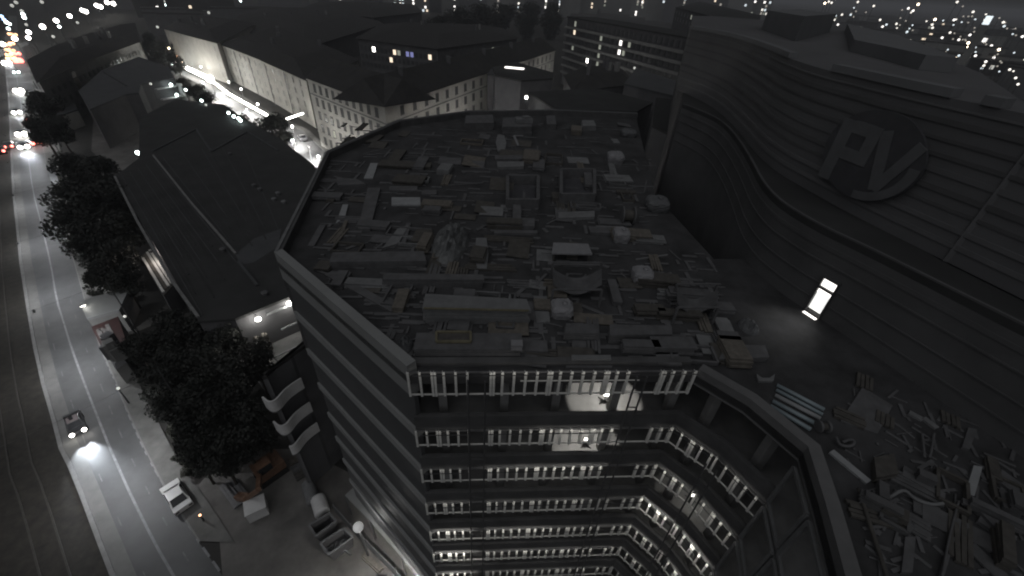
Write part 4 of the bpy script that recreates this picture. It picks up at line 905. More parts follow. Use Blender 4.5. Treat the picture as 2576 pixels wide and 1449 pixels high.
for u, v, r, h in ((1150, 58, 13, 12), (1210, 52, 14, 12), (1270, 46, 14, 12), (1330, 42, 15, 13), (1390, 42, 14, 12), (1110, 74, 11, 10), (1180, 72, 11, 10), (1250, 70, 12, 10), (1320, 66, 12, 10), (1385, 66, 12, 10)):
    tree(u, v, r, h, 'large dark tree in the park behind the pale corner house', 'park trees at the top centre', name='park_tree')
for i, (u, v) in enumerate(((395, 985), (418, 1040), (432, 1075), (448, 1105), (462, 1150), (478, 1180), (345, 905), (372, 945), (302, 720), (322, 740), (240, 740))):
    q = P(u, v, .8); t = thing('shrub', 'low streetlit shrub at the edge of the pavement', 'shrub', (q.x, q.y, 0), i, 'shrubs along the pavement')
    c = mkobj('foliage', CROWNS[3], None, t, (0, 0, .7)); c.scale = (1.1, .9, .8); k = mkobj('stem', TRUNK, None, t); k.scale = (.5, .5, .7)

# ================================================================== VEHICLES
def car_meshes():
    prof = [(-2.1, .35), (-2.15, .62), (-2.05, .86), (-1.25, .93), (-.55, 1.4), (.75, 1.45), (1.5, 1.0), (2.1, .93), (2.15, .55), (2.1, .35)]
    def loft(pf, wds):
        mb = MB(); n = len(pf); vs = []
        for s in (-1, -.86, .86, 1):
            for (x, z), w in zip(pf, wds):
                k = .97 if abs(s) == 1 else 1.0; vs.append((x * (.99 if abs(s) == 1 else 1), s * w, z if abs(s) < 1 else z * .985 + .005))
        fs = []
        for r in range(3):
            for i in range(n): fs.append((r * n + i, r * n + (i + 1) % n, (r + 1) * n + (i + 1) % n, (r + 1) * n + i))
        fs += [tuple(range(n))[::-1], tuple(range(3 * n, 4 * n))]
        return mb.add(vs, fs)
    wd = [.86, .88, .88, .86, .68, .68, .84, .88, .88, .86]
    body = loft(prof, wd).mesh('body', smooth=False)
    gl = MB()
    gl.add([(-1.2, -.72, .95), (-1.2, .72, .95), (-.6, .6, 1.385), (-.6, -.6, 1.385)], [(0, 1, 2, 3)])       # windscreen (front is -x)
    gl.v = [q + Vector((-.03, 0, .03)) for q in gl.v]
    rear = MB().add([(1.5, -.7, 1.03), (1.5, .7, 1.03), (.8, .6, 1.47), (.8, -.6, 1.47)], [(3, 2, 1, 0)])
    side = MB()
    for s in (-1, 1): side.add([(-1.0, s * .845, 1.0), (1.25, s * .83, 1.02), (.7, s * .70, 1.38), (-.5, s * .70, 1.35)], [(0, 1, 2, 3) if s < 0 else (3, 2, 1, 0)])
    wheel = MB().tube([(0, -.1, 0), (0, .1, 0)], .32, 14).mesh('wheel'); wheel.materials.append(MATS['tyre'])
    lampm = MB().box((0, 0, 0), (.08, .34, .16)).mesh('headlight')
    out = (body, gl.mesh('windscreen'), rear.mesh('rear_window'), side.mesh('side_window'), wheel, lampm)
    for m in out[1:4]: m.materials.append(MATS['car_glass'])
    return out
CB, CW, CRW, CSW, CWH, CL = car_meshes()
def car(u, v, heading, paint, label, head=None, tail=None, beam=0, name='car', sc=1.0, group=None, glow=.0):
    q = P(u, v, .02); t = thing(name, label, 'car', (q.x, q.y, .025), heading, group); t.scale = (sc, sc, sc)
    b = CB.copy(); b.materials.clear(); b.materials.append(MATS[paint]); mkobj('body', b, None, t)
    mkobj('windscreen', CW, None, t); mkobj('rear_window', CRW, None, t); mkobj('side_window', CSW, None, t)
    for x in (-1.35, 1.3):
        for y in (-.8, .8): mkobj('wheel', CWH, None, t, (x, y, .32))
    for s in (-1, 1):
        for nm, x, mm in (('headlight', -2.14, head), ('tail_light', 2.12, tail)):
            me = CL.copy(); me.materials.clear(); me.materials.append(MATS[mm or 'car_glass'])
            o = mkobj(nm, me, None, t, (x, s * .62, .68))
            if mm and glow: mk = MB().ball((x, 0, 0), glow, 10, 6); o2 = mkobj('lens', mk.mesh('lens', smooth=True), mm, o); o2.location = (-x * 1.0 + (-.12 if x < 0 else .12), 0, .1)  # oversized glowing ball stands in for the glare of each lit lamp
    if beam:
        for s in (-1, 1): light('SPOT', t, (-2.45 - 2 * glow, s * .5, .72), beam, (.85, .92, 1), .08, tuple(Vector((-1, 0, -.075)).to_track_quat('-Z', 'Y').to_euler()), math.radians(50), .95)
    return t
def dirn(v0, v1, col=1):
    def at(v):
        for (a, b) in zip(ROWS, ROWS[1:]):
            if a[0] <= v <= b[0]: k = (v - a[0]) / (b[0] - a[0]); return P(a[col] + (b[col] - a[col]) * k, v)
    d = at(v1) - at(v0); return math.atan2(d.y, d.x)
DN = dirn(1000, 1120, 2)                # heading down the picture; the model's nose points to -x
car(196, 1072, dirn(1000, 1120, 2) + math.pi, 'car_dark', 'small car driving towards the camera with both headlights on', 'lamp_white', None, 2600, glow=.25, sc=.74)
mkobj('roof_panel', MB().box((.1, 0, 1.45), (1.25, 1.1, .04)).mesh('roof_panel'), 'car_pink', bpy.data.objects['car'])
car(450, 1256, dirn(1173, 1366, 3), 'car_white', 'parked white car at the right edge of the road', None, None, sc=.8)
small_lamp(503, 1296, 1.0, 'small pinkish bollard light behind the parked white car', .1, 'lamp_amber', 0, None, 'bollard')
CG = 'traffic on the road far up at the left'
car(50, 232, dirn(170, 300, 1) + math.pi, 'car_grey', 'car with bright headlights, second in the oncoming line at upper left', 'lamp_white', None, 500, glow=.8, group=CG)
car(46, 286, dirn(170, 300, 1) + math.pi, 'car_dark', 'oncoming car with a white light behind the white pair at upper left', 'lamp_white', None, 260, glow=.5, group=CG)
car(58, 340, dirn(300, 400, 1) + math.pi, 'car_dark', 'brightest oncoming car with two white lights on the upper left road', 'lamp_white', None, 1400, glow=.6, group=CG)
car(64, 372, dirn(300, 400, 1) + math.pi, 'car_grey', 'car close in front of the brightest oncoming car', 'lamp_white', None, 1400, glow=.45, group=CG)
car(78, 304, dirn(230, 400, 3), 'car_dark', 'car driving away showing red tail lights, farther one', None, 'lamp_red', glow=.42, group=CG)
car(95, 362, dirn(300, 483, 3), 'car_dark', 'car driving away showing red tail lights, nearer one', None, 'lamp_red', glow=.4, group=CG)
car(26, 371, dirn(300, 483, 1), 'car_dark', 'dark vehicle with a red light on the track bed', None, 'lamp_red', glow=.3, group=CG)
car(5, 383, dirn(300, 483, 1), 'car_dark', 'dark vehicle with a red light at the left picture edge', None, 'lamp_red', glow=.3, group=CG)
car(20, 162, dirn(110, 230, 1) + math.pi, 'car_dark', 'far oncoming car with a violet white glare', 'lamp_white', None, 500, glow=1.0, group=CG)
car(44, 185, dirn(110, 230, 1) + math.pi, 'car_dark', 'far oncoming car with one small cool light', 'lamp_cool', None, 0, glow=.45, group=CG)
car(48, 156, dirn(110, 230, 3), 'car_dark', 'far car with a large red tail light glare', None, 'lamp_red', 0, glow=1.2, group=CG)
for i, (u, v) in enumerate(((23, 128), (32, 131), (25, 141), (36, 136), (45, 138), (27, 151), (35, 150), (22, 115), (31, 112), (28, 88), (38, 90))):
    car(u, v, dirn(110, 230, 3), 'car_dark', 'distant car in the queue with orange red tail lights', None, 'lamp_amber' if i != 4 else 'lamp_red', 0, glow=.75, group='queue of distant cars at the upper left')

# ================================================================== ROADSIDE AND YARD
def open_skip(pts, z, label):
    c = PP(pts, z); k = sum(c, Vector()) / 4; t = thing('open_skip', label, 'skip', (k.x, k.y, 0))
    for i in range(4):
        a, b = c[i], c[(i + 1) % 4]; mb = MB(); ins = lambda q, s: k + (q - k) * s
        a0, b0 = ins(a, .82), ins(b, .82); a1, b1 = ins(a, .93), ins(b, .93); a2, b2 = ins(a0, .95), ins(b0, .95)
        mb.add([(a0.x, a0.y, .04), (b0.x, b0.y, .04), (b.x, b.y, z), (a.x, a.y, z), (a2.x, a2.y, .06), (b2.x, b2.y, .06), (b1.x, b1.y, z), (a1.x, a1.y, z)], [(0, 1, 2, 3), (7, 6, 5, 4), (3, 2, 6, 7), (1, 0, 4, 5)])
        wpart(t, 'side', mb, 'steel'); wpart(t, 'rim', MB().bar((a.x, a.y, z + .06 + .004 * i), (b.x, b.y, z + .06 + .004 * i), .16, .1), 'grey_sheet')
    wpart(t, 'floor', MB().prism([k + (q - k) * .8 for q in c], .035, .1), 'timber_dark'); return t, k
open_skip([(778, 1322), (829, 1292), (846, 1312), (794, 1350)], 1.5, 'empty open skip, upper one of two by the building')
_, k = open_skip([(806, 1368), (864, 1330), (888, 1352), (828, 1396)], 1.5, 'open skip with debris, lower one of two by the building')
vs = MB(); 
for i in range(26): vs.box((k.x + random.uniform(-.9, .9), k.y + random.uniform(-.6, .6), .2 + random.random() * .5), (random.uniform(.2, .8), random.uniform(.1, .3), random.uniform(.05, .2)), random.uniform(0, 3), random.uniform(-.4, .4))
o = solo('debris', 'pale debris lying in the lower open skip', 'debris', vs, 'grey_sheet'); o['kind'] = 'stuff'
def tank(label, u, v, r, L, ang, m='white_paint'):
    q = P(u, v, r); t = thing('tank', label, 'tank', (q.x, q.y, 0), ang)
    mkobj('shell', MB().tube([(-L / 2, 0, r + .12), (-L / 2 + .15, 0, r + .12), (L / 2 - .15, 0, r + .12), (L / 2, 0, r + .12)], r, 14).mesh('shell', smooth=True), m, t)
    for x in (-L / 3, L / 3): mkobj('saddle', MB().box((x, 0, .12), (.12, r * 1.5, .24)).mesh('saddle'), 'pole', t)
tank('pale horizontal tank above the two skips', 782, 1240, .55, 2.0, 2.2, 'grey_sheet'); tank('white rounded tank just above the upper skip', 806, 1274, .62, 1.6, 2.2)
q = P(901, 1326, 5.2); t = thing('globe_lamp', 'white globe lamp on a post beside the building base', 'lamp', (q.x, q.y, 0))
mkobj('globe', MB().ball((0, 0, 5.2), .38, 16, 10).mesh('globe', smooth=True), mat('globe_glow', (1, 1, .98), emit=.2, ecol=(1, 1, .97)).name, t); mkobj('pole', MB().tube([(0, 0, 0), (0, 0, 4.7)], .09, 8).mesh('pole'), 'pole', t)
light('POINT', t, (0, 0, 4.4), 110, (1, .98, .95), .3)
mb = MB(); q = P(646, 1280, .6); mb.box((q.x, q.y, .62), (1.5, 1.3, 1.2), .6).box((q.x, q.y, 1.26), (1.6, 1.4, .08), .6); solo('white_crate', 'white crate standing beside the orange excavator arm', 'crate', mb, 'white_paint')
# orange excavator
e = P(684, 1192, 0); ex = thing('excavator', 'orange excavator with its arm stretched towards the road', 'excavator', (e.x, e.y, .034))
ad = (P(600, 1250, 0) - e).normalized(); az2 = math.atan2(ad.y, ad.x); sd = Vector((-ad.y, ad.x, 0))
for s in (-1, 1):
    q = e + sd * s * .75; mb = MB().bar((q - ad * 1.2).xy.to_tuple() + (.36,), (q + ad * 1.2).xy.to_tuple() + (.36,), .4, .6); wpart(ex, 'track', mb, 'tyre')
wpart(ex, 'body', MB().box((e.x, e.y, 1.25), (2.3, 1.9, .9), az2).box((e.x - ad.x * .9, e.y - ad.y * .9, 1.2), (.6, 1.7, .8), az2), 'orange'); wpart(ex, 'cab', MB().box((e.x + ad.x * .35 + sd.x * .5, e.y + ad.y * .35 + sd.y * .5, 2.1), (1.1, .8, 1.0), az2), 'car_glass')
wpart(ex, 'cab_roof', MB().box((e.x + ad.x * .35 + sd.x * .5, e.y + ad.y * .35 + sd.y * .5, 2.65), (1.15, .85, .08), az2), 'orange')
b0 = e + ad * .7 + Vector((0, 0, 1.4)); b1 = P(650, 1232, 3.0); b2 = P(622, 1252, 1.4); b3 = P(598, 1248, .5)
wpart(ex, 'boom', MB().bar(b0, b1, .36, .4), 'orange'); wpart(ex, 'arm', MB().bar(b1, b2, .3, .34), 'orange'); wpart(ex, 'bucket', MB().bar(b2, b3, .6, .45), 'orange')
for i, (a, b, m) in enumerate((((728, 1168), (786, 1138), 'timber'), ((738, 1190), (800, 1150), 'dim_sheet'), ((745, 1206), (812, 1164), 'timber_dark'), ((552, 1222), (592, 1276), 'steel'), ((570, 1216), (606, 1262), 'dim_sheet'))):
    q, r = P(*a, .3), P(*b, .3); lab = ('pale plank pile right of the excavator, top one', 'dim plank pile right of the excavator, middle one', 'dark plank pile right of the excavator, lowest one', 'metal frame pile left of the white crate', 'narrow board pile left of the excavator arm')[i]
    t = thing('plank_pile', lab, 'planks', (q.x, q.y, .034))
    for j in range(4): s = Vector((-(r - q).y, (r - q).x, 0)).normalized() * (.22 * j); wpart(t, 'plank', MB().bar((q + s).xy.to_tuple() + (.14 + .05 * (j % 2),), (r + s).xy.to_tuple() + (.14 + .05 * (j % 2),), .2, .18), m)
# site fence and boards along the building base
ln = PP([(846, 1292), (890, 1340), (930, 1382), (1000, 1452), (1060, 1520)]); t = thing('site_fence', 'pale site fence running along the base of the building', 'fence', ln[0])
for a, b in zip(ln, ln[1:]):
    n = max(1, int((b - a).length / 1.9))
    for i in range(n):
        q, r = a.lerp(b, i / n), a.lerp(b, (i + .96) / n); wpart(t, 'fence_panel', MB().bar((q.x, q.y, .75), (r.x, r.y, .75), .06, 1.4), 'grey_sheet'); wpart(t, 'post', MB().bar((q.x, q.y, .03), (q.x, q.y, 1.6), .07, .07), 'steel')
q, r = P(914, 1394, .4), P(958, 1434, .4); solo('timber_board', 'bright timber board lying on the lit pavement by the fence', 'board', MB().bar(q.xy.to_tuple() + (.42,), r.xy.to_tuple() + (.42,), .3, .2).bar(q.xy.to_tuple() + (.17,), r.xy.to_tuple() + (.17,), .5, .26), 'timber')
ln = PP([(868, 1246), (930, 1310), (1010, 1400), (1085, 1500)], 3.2); t = thing('base_canopy', 'narrow pale canopy along the foot of the left facade', 'canopy', (ln[1].x, ln[1].y, 0))
mb = MB().wall(ln, 3.05, 3.25, .9, 1); wpart(t, 'roof', mb, 'cladding')
for a in ln[:-1]: wpart(t, 'post', MB().bar((a.x, a.y, .03), (a.x, a.y, 3.05), .1, .1), 'steel')
def hidden_flood(u, v, z, e, label, spot=110, tilt=(0, 0, -1)):
    """full cut-off lantern for streets and for the added court fill: dark housing above, light only below"""
    q = P(u, v, z); t = thing('street_or_fill_lantern', label, 'street lamp', (q.x, q.y, 0))
    mkobj('pole', MB().tube([(0, 0, 0), (0, 0, z)], .08, 7, .05).mesh('pole'), 'pole', t); mkobj('housing', MB().box((0, 0, z + .06), (.7, .28, .12)).mesh('housing'), 'pole', t)
    l = light('POINT' if 'court' in label else 'AREA', t, (0, 0, z - (.2 if 'court' in label else .03)), e, (1, .97, .92), .12 if 'court' in label else .3); return t
hidden_flood(960, 1452, 6.5, 520, 'dark topped lantern lighting the pavement at the bottom edge')
# kiosk canopy with its lamp, red roofed kiosk
t = block('flat pale canopy hut by the road with a lamp on its corner', [(206, 768), (234, 752), (326, 734), (302, 786), (222, 806)], 3.0, 'render_grey', 'cladding', 0, .5, 'canopy_hut')
q = P(212, 774, 3.4); t = thing('corner_lamp', 'glaring lamp on the road side corner of the pale canopy hut', 'lamp', (q.x, q.y, 3.36)); mkobj('lamp_head', MB().box((0, 0, .42), (.5, .3, .1), .4).mesh('lamp_head'), 'pole', t); mkobj('lamp_face', MB().box((.0, 0, .34), (.46, .26, .05), .4).mesh('lamp_face'), 'lamp_white', t); mkobj('bracket', MB().bar((-.2, 0, 0), (-.2, 0, .4), .06, .06).mesh('bracket'), 'pole', t)
light('POINT', t, (.15, 0, .55), 38, (1, .99, .9), .15)
kp = [(234, 828), (300, 802), (322, 868), (264, 888)]
t = block('kiosk by the road with a red roof carrying large pale letters', kp, 3.2, 'render_dark', 'red_roof', 0, .5, 'kiosk')
kc = PP(kp, 3.56); 
def kq(s, w): return kc[0].lerp(kc[1], s).lerp(kc[3].lerp(kc[2], s), w) + Vector((0, 0, .035))
def kst(pts, w=.42):
    mb = MB()
    for a, b in zip(pts, pts[1:]): mb.bar(kq(*a), kq(*b), w, .05)
    return mb
for nm, strokes in (('letter_p', [[(.16, .08), (.16, .62)], [(.16, .1), (.36, .2), (.34, .36), (.16, .42)]]), ('letter_i', [[(.5, .04), (.62, .96)]]), ('letter_a', [[(.2, .98), (.46, .5), (.5, .98)], [(.3, .82), (.48, .82)]])):
    mb = MB()
    for s_ in strokes: m2 = kst(s_, .38); mb.add(m2.v, m2.f)
    wpart(t, nm, mb, 'letter_white')
heap_q = P(292, 916, 0); bz = MB()
t = block('small pale shed with a rounded roof below the red kiosk', [(270, 896), (306, 878), (318, 912), (292, 930)], 2.4, 'render_grey', 'grey_sheet', .5, .3, 'shed')
small_lamp(345, 855, 3.5, 'two small white lights on the wall behind the red kiosk', .16, 'lamp_dim'); small_lamp(314, 796, 3.5, 'small pale light right of the pale canopy hut', .16, 'lamp_dim')
small_lamp(297, 977, 2.4, 'small pale lantern head at the pavement edge in the left middle', .16, 'lamp_dim')
t = block('pale roadside shed at the upper end of the tree clump', [(118, 420), (138, 416), (150, 462), (134, 470)], 3, 'render_pale', 'pale_sheet', 0, .5, 'shed')
# house with wavy white balconies in the dark beside the building
wv = lambda z: smooth_line([P(668, 1022, z), P(684, 1036, z), P(704, 1030, z), P(724, 1004, z), P(744, 988, z), P(766, 974, z)], 2)
base = wv(12); t = thing('balcony_house', 'dark house with wavy white balcony bands between trees and building', 'building', (base[8].x + 2, base[8].y + 2, 0))
inner = offset(base, .7); bp_ = inner + [inner[-1] + Vector((1.0, 3.5, 0)), inner[0] + Vector((2.5, 4.5, 0))]
wpart(t, 'wall', MB().prism(bp_, 0, 14.6), 'render_dark'); wpart(t, 'roof', MB().prism(bp_, 14.61, 14.9), 'roof_dark')
for i, z in enumerate((12.0, 9.2, 6.6)):
    ln = base if i == 0 else (base if i == 1 else base[6:]); wpart(t, 'balcony_band', MB().wall(ln, z - .1, z + 1.0, .12, 1), 'white_paint'); wpart(t, 'balcony_floor', MB().wall(ln, z - .25, z - .11, .75, 1), 'concrete_dark')

# ================================================================== LAMPS OF THE STREETS
pts = resample(RC[2:], 1.0); acc = 0; nxt = 8
for a, b in zip(pts, pts[1:]):
    acc += (b - a).length
    if acc > nxt:
        nxt += 19; d = (b - a).normalized(); sd = Vector((-d.y, d.x, 0)); q = b - sd * 13.5; r = b + sd * 6.2
        t = thing('street_lamp', 'small hooded street lamp hung on wires over the middle of the main road', 'street lamp', (b.x, b.y, .02), 0, 'street lamps hung over the main road')
        for e in (q, r): wpart(t, 'pole', MB().tube([(e.x, e.y, 0), (e.x, e.y, 9.0)], .07, 6, .05), 'pole')
        hp = b + Vector((0, 0, 8.35)); wpart(t, 'span_wire', MB().tube([q + Vector((0, 0, 8.9)), hp + Vector((0, 0, .15)), r + Vector((0, 0, 8.9))], .012, 4), 'pole')
        wpart(t, 'lamp_hood', MB().box(hp, (.46, .2, .12), math.atan2(d.y, d.x)), 'pole')
        light('AREA', t, (0, 0, 8.25), 580, (.97, .98, 1.0), .2).data.spread = math.radians(140)
# lit side street: wall lanterns, lit shop fronts, glaring cluster at its far end
def glow_bar(label, a, b, z, w, h, m, name='shop_light', extra=0):
    q, r = P(*a, z), P(*b, z); t = solo(name, label, 'light strip', MB().bar(q, r, w, h), m)
    return t
glow_bar('long glaring strip of shop lights along the town house row', (572, 234), (672, 290), 2.6, .6, .5, 'lamp_white')
glow_bar('glaring light strip farther up the side street', (468, 170), (524, 196), 2.8, 1.6, .8, 'lamp_white')
glow_bar('short glaring light strip between the two long ones in the side street', (526, 198), (572, 233), 2.6, .6, .5, 'lamp_white')
glow_bar('bright canopy light tube at the corner of the side street', (722, 299), (762, 285), 4.0, .45, .35, 'lamp_white', 'canopy_tube')
small_lamp(528, 198, 5.0, 'large glaring globe lamp in the side street', 1.3, 'lamp_white', 5000)
for i, (u, v, r, e, m) in enumerate(((440, 150, .6, 500, 'lamp_white'), (447, 158, .7, 700, 'lamp_white'), (456, 155, .5, 300, 'lamp_warm'), (432, 163, .5, 300, 'lamp_cool'), (452, 168, .5, 0, 'lamp_dim'), (445, 142, .4, 0, 'lamp_amber'))):
    small_lamp(u, v, 4.0, 'lamp in the glaring cluster at the far end of the side street', r, m, e, 'lamp cluster at the end of the side street')
for u, v, e in ((505, 168, 450), (575, 206, 350), (606, 224, 400), (648, 262, 350), (700, 300, 450), (735, 318, 700)):
    q = P(u, v, 4.5); t = thing('wall_lantern', 'wall lantern lighting the facade of the town house row', 'lamp', (q.x, q.y, 0), 0, 'lanterns of the side street')
    mkobj('lantern', MB().ball((0, 0, 4.5), .32, 10, 6).mesh('lantern', smooth=True), 'lamp_white', t); mkobj('pole', MB().tube([(0, 0, 0), (0, 0, 4.2)], .07, 6).mesh('pole'), 'pole', t); light('POINT', t, (.4, -.8, 4.2), e, (1, .97, .9), .3)
for u, v, e in ((800, 392, 14000), (735, 350, 15000), (620, 275, 20000), (672, 308, 18000), (560, 235, 16000), (510, 205, 16000)): hidden_flood(u, v, 7.0, e, 'hooded lantern over the carriageway of the lit side street')['group'] = 'hooded lanterns of the side street'
for i_, f_ in enumerate((.06, .2, .36, .55, .8)):  # lanterns added out of sight to brighten the pale facades
    q = Lb.lerp(Lc, f_) - n2 * 11; t = hidden_flood(0, 900, 4.5, 4200, 'unseen fill lantern added in the court before the pale corner house'); t['group'] = 'added fill lanterns of the court'; t.location = (q.x, q.y, 0)
for f_ in (.35, .75):
    q = La.lerp(Lb, f_) - n1 * 8; t = hidden_flood(0, 900, 4.5, 3000, 'unseen fill lantern added in the court before the pale corner house'); t['group'] = 'added fill lanterns of the court'; t.location = (q.x, q.y, 0)
q = P(762, 350, 0); car(762, 352, math.atan2((SR[4] - SR[3]).y, (SR[4] - SR[3]).x), 'car_grey', 'grey car parked under the pale corner house', None, None)
for u, v, lab in ((467, 226, 'lone lamp at the right end of the loading hall'), (507, 253, 'upper one of two small lamps on the edge of the dark roof'), (518, 264, 'lower one of two small lamps on the edge of the dark roof'), (575, 284, 'topmost of four lamps in a row by the side street'), (588, 293, 'second of four lamps in a row by the side street'), (600, 298, 'third of four lamps in a row by the side street'), (605, 303, 'lowest of four lamps in a row by the side street')):
    small_lamp(u, v, 9.3, lab, .34 if v != 264 else .28, 'lamp_cool' if v != 264 else 'lamp_dim', 0)
small_lamp(1324, 245, 20.5, 'bright lamp on the wall behind the far roof edge', .3, 'lamp_white', 60); small_lamp(1596, 171, 22, 'small lamp in the dark court near the curved building', .3, 'lamp_dim'); small_lamp(1837, 123, 31, 'bright lamp before the roof of the curved building', .45, 'lamp_white', 60)
small_lamp(2543, 959, ZD + 1.0, 'tiny green light at the right edge of the roof', .035, 'lamp_cool')
for (u, v, m, r) in ((6, 111, 'lamp_white', 1.2), (37, 97, 'lamp_white', 1.3), (72, 81, 'lamp_white', 1.3), (71, 95, 'lamp_white', 1.1), (107, 67, 'lamp_white', 1.6), (141, 52, 'lamp_white', 1.6), (175, 40, 'lamp_white', 1.6), (207, 26, 'lamp_white', 1.8), (216, 29, 'lamp_white', 1.8), (243, 14, 'lamp_white', 2.0), (253, 17, 'lamp_white', 2.0), (269, 6, 'lamp_white', 2.2), (285, 9, 'lamp_white', 2.2)):
    small_lamp(u, v, 9, 'street light in the row climbing across the top left corner', r * .72, m, 0, 'row of street lights at the top left', 'street_light')
for (u, v, m, r) in ((149, 67, 'lamp_cool', 1.0), (195, 57, 'lamp_dim', 1.0), (134, 92, 'lamp_dim', .9), (146, 133, 'lamp_cool', .8), (206, 114, 'lamp_white', .9), (124, 132, 'lamp_dim', .7), (197, 136, 'lamp_dim', .7), (55, 28, 'lamp_dim', 1.5), (58, 36, 'lamp_cool', 1.4), (61, 44, 'lamp_cool', 1.4), (66, 62, 'lamp_dim', 1.0), (4, 41, 'lamp_blue', 1.3), (10, 49, 'lamp_blue', 1.3), (16, 56, 'lamp_cool', 1.2), (24, 60, 'lamp_cool', 1.0), (21, 72, 'lamp_cool', 1.0), (40, 6, 'lamp_dim', 1.8), (105, 5, 'lamp_dim', 1.8), (30, 14, 'lamp_dim', 1.6), (412, 120, 'lamp_warm', .7), (424, 121, 'lamp_warm', .7), (413, 12, 'lamp_cool', 1.8), (412, 3, 'lamp_dim', 1.8), (550, 27, 'lamp_cool', 1.6), (540, 32, 'lamp_dim', 1.4), (525, 32, 'lamp_dim', 1.4), (740, 26, 'lamp_warm', 1.0), (755, 26, 'lamp_warm', 1.0), (820, 53, 'lamp_warm', .9), (396, 68, 'lamp_dim', 1.0), (605, 2, 'lamp_cool', 1.6)):
    small_lamp(u, v, 8, 'scattered city light among the dark roofs at the upper left', r * .7, m, 0, 'scattered lights at the upper left', 'city_light')

# ================================================================== THE FAR CITY
def far_house(u, v, dist_z, w, dpt, h, lab, lits, m='render_dark', group=None):
    """a distant block standing on the ground where u, v meets it"""
    c = P(u, v, 0); t = thing('distant_building', lab, 'building', (c.x, c.y, 0), math.atan2(c.y, c.x) - math.pi / 2, group)
    mkobj('wall', MB().box((0, dpt / 2, h / 2), (w, dpt, h)).mesh('wall'), m, t); mkobj('roof', MB().box((0, dpt / 2, h + .3), (w * 1.02, dpt * 1.02, .6)).mesh('roof'), 'roof_dark', t)
    for x, z, s, mm in lits:
        mkobj('window', MB().box((x, -.1, z), (s, .2, s * 1.1)).mesh('window'), mm, t)
rnd = random.Random(11)
WM = ('win_white', 'win_warm', 'win_dim', 'win_dim', 'lamp_dim', 'win_white')
cols = [(951, 8), (1004, 34), (1057, 24), (1128, 16), (1149, 12), (1190, 34), (1242, 26), (1339, 8), (1385, 12), (1420, 16), (1500, 10), (1536, 16), (1580, 14), (1620, 34), (1668, 44), (1700, 48)]
cols += [(870 + 31 * i, 6 + rnd.uniform(0, 26) + max(0, (i - 18)) * 1.2) for i in range(34)]
for i, (u, v) in enumerate(cols):
    vv = max(v, 4) + 10; c = P(u, vv, 0); s = c.length / 440; w = rnd.uniform(16, 34) * s; h = max(14, (18 + rnd.uniform(0, 12)) * s ** .7); lits = []
    for cx in range(rnd.randint(1, 4)):
        x = w * rnd.uniform(-.42, .42)
        lits += [(x, h * (.12 + .85 * j / 7), 1.1 * s + .6, rnd.choice(('win_dim', 'win_white', 'far_glow', 'win_warm', 'far_glow_cool', 'far_glow_dim'))) for j in range(7) if rnd.random() < (.75 if cx == 0 else .3)]
    far_house(u, vv, 0, w, 14 * s, h, 'distant tower block with scattered lit windows on the top skyline', lits, rnd.choice(('render_dark', 'render_grey', 'far_wall', 'far_wall')), 'far blocks on the top skyline')
# hillside city at the top right
spots = [(2099, 50), (2093, 72), (2108, 62), (2112, 78), (2118, 37), (2140, 37), (2255, 60), (2220, 67), (2230, 62), (2282, 80), (2214, 50), (2346, 70), (2352, 49), (2400, 50), (2448, 30), (2390, 82), (2436, 108), (2370, 95), (2412, 100), (2440, 88), (2478, 50), (2480, 68), (2412, 140), (2404, 146), (2475, 165), (2480, 155), (2470, 172), (2540, 175), (2541, 168), (2555, 196), (2561, 212), (2488, 227), (2572, 92), (2524, 56), (2526, 66), (2494, 115), (2513, 125), (2454, 140), (2500, 145), (2436, 118), (2345, 62), (2285, 21), (2297, 27), (2158, 5), (2085, 4), (2092, 7), (2075, 8), (2198, 15), (2310, 11), (2408, 5), (2422, 16)]
while len(spots) < 118:
    u = rnd.uniform(2090, 2580); v = rnd.uniform(4, 215)
    if v < max(6, (u - 2090) * .085) or v > 55 + (u - 2090) * .36: continue
    spots.append((u, v))
for i, (u, v) in enumerate(spots):
    hz = 34 - 30 + 0.056 * (u - 1288) - 0
    z = 12 + rnd.random() * 6
    c = P(u, max(v, 38), z); d = min((c - Vector((0, 0, H))).length, 700) 
    dirv = CF * FPX + CR * (u - 1288) + CD * (v - 724.5); dirv.normalize(); q = Vector((0, 0, H)) + dirv * d
    r = d * (.0016 if i < 50 else .0011); t = thing('city_light', 'glowing city light on the hillside at the top right', 'lamp', (q.x, q.y, 0), 0, 'hillside lights at the top right')
    mkobj('lamp_head', MB().ball((0, 0, max(q.z, r + .3)), r, 8, 5).mesh('lamp_head', smooth=True), rnd.choice(('far_glow_dim', 'far_glow', 'far_glow_dim', 'far_glow_cool')) if i >= 50 else rnd.choice(('far_glow', 'win_white', 'far_glow_cool', 'lamp_warm')), t)
    mkobj('pole', MB().tube([(0, 0, 0), (0, 0, max(q.z - r, .3))], .2, 5).mesh('pole'), 'pole', t)
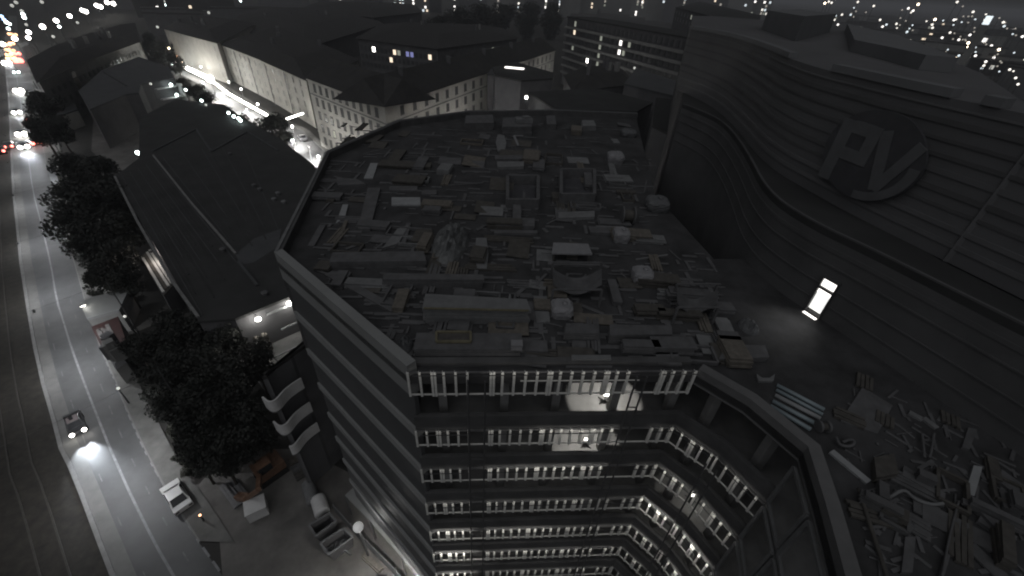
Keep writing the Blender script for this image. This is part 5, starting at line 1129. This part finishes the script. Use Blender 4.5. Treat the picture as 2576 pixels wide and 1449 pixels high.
for i in range(46):
    u = rnd.uniform(2100, 2600); v = rnd.uniform(40 + max(0, (u - 2090)) * .08, 70 + (u - 2090) * .38)
    c = P(u, v, 0); s = min(c.length / 300, 3); h = rnd.uniform(6, 14)
    far_house(u, v, 0, rnd.uniform(10, 22) * s, 10 * s, h, 'distant dim house among the hillside lights at the top right', [(rnd.uniform(-4, 4) * s, h * .6, 1.4 * s, rnd.choice(WM))] if rnd.random() < .5 else [], rnd.choice(('render_dark', 'render_grey', 'roof_dark')), 'houses of the far right city')
for i in range(40):
    u = rnd.uniform(0, 900); v = rnd.uniform(10, 110) - u * .03
    if v < 4 or (u < 330 and v < 130): continue
    c = P(u, v, 0); s = min(c.length / 350, 3); h = rnd.uniform(7, 15)
    far_house(u, v, 0, rnd.uniform(14, 34) * s, 12 * s, h, 'distant dark house in the city at the top left', [(rnd.uniform(-6, 6) * s, h * .6, 1.3 * s, rnd.choice(WM))] if rnd.random() < .45 else [], rnd.choice(('render_dark', 'roof_dark', 'render_dark')), 'houses of the far left city')
q = Vector((0, 0, H)) + (CF * FPX + CR * (2478 - 1288) + CD * (62 - 724.5)).normalized() * 420
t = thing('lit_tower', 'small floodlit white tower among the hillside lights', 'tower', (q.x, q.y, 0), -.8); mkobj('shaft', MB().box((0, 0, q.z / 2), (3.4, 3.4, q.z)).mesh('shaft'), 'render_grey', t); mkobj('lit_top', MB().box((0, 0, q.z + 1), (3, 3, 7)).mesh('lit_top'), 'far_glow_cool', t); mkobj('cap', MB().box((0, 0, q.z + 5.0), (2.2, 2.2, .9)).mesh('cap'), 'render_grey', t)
# ================================================================== NIGHT HAZE
zmax = max((o.matrix_world @ Vector(c)).z for o in (bpy.context.view_layer.update() or S.objects) if o.type == 'MESH' for c in o.bound_box)
hz = struct('haze', MB().box((0, 4390, (zmax + 4 - 1) / 2), (12100, 9300, zmax + 4 + 1)), None, 'stuff')
hm = bpy.data.materials.new('haze'); hm.use_nodes = True; hn = hm.node_tree.nodes; hn.remove(hn['Principled BSDF'])
vol = hn.new('ShaderNodeVolumePrincipled'); vol.inputs['Color'].default_value = (.92, .94, 1, 1); vol.inputs['Density'].default_value = .0004; vol.inputs['Anisotropy'].default_value = .2
hm.node_tree.links.new(vol.outputs[0], hn['Material Output'].inputs['Volume']); hz.data.materials.append(hm)
S.cycles.volume_bounces = 0
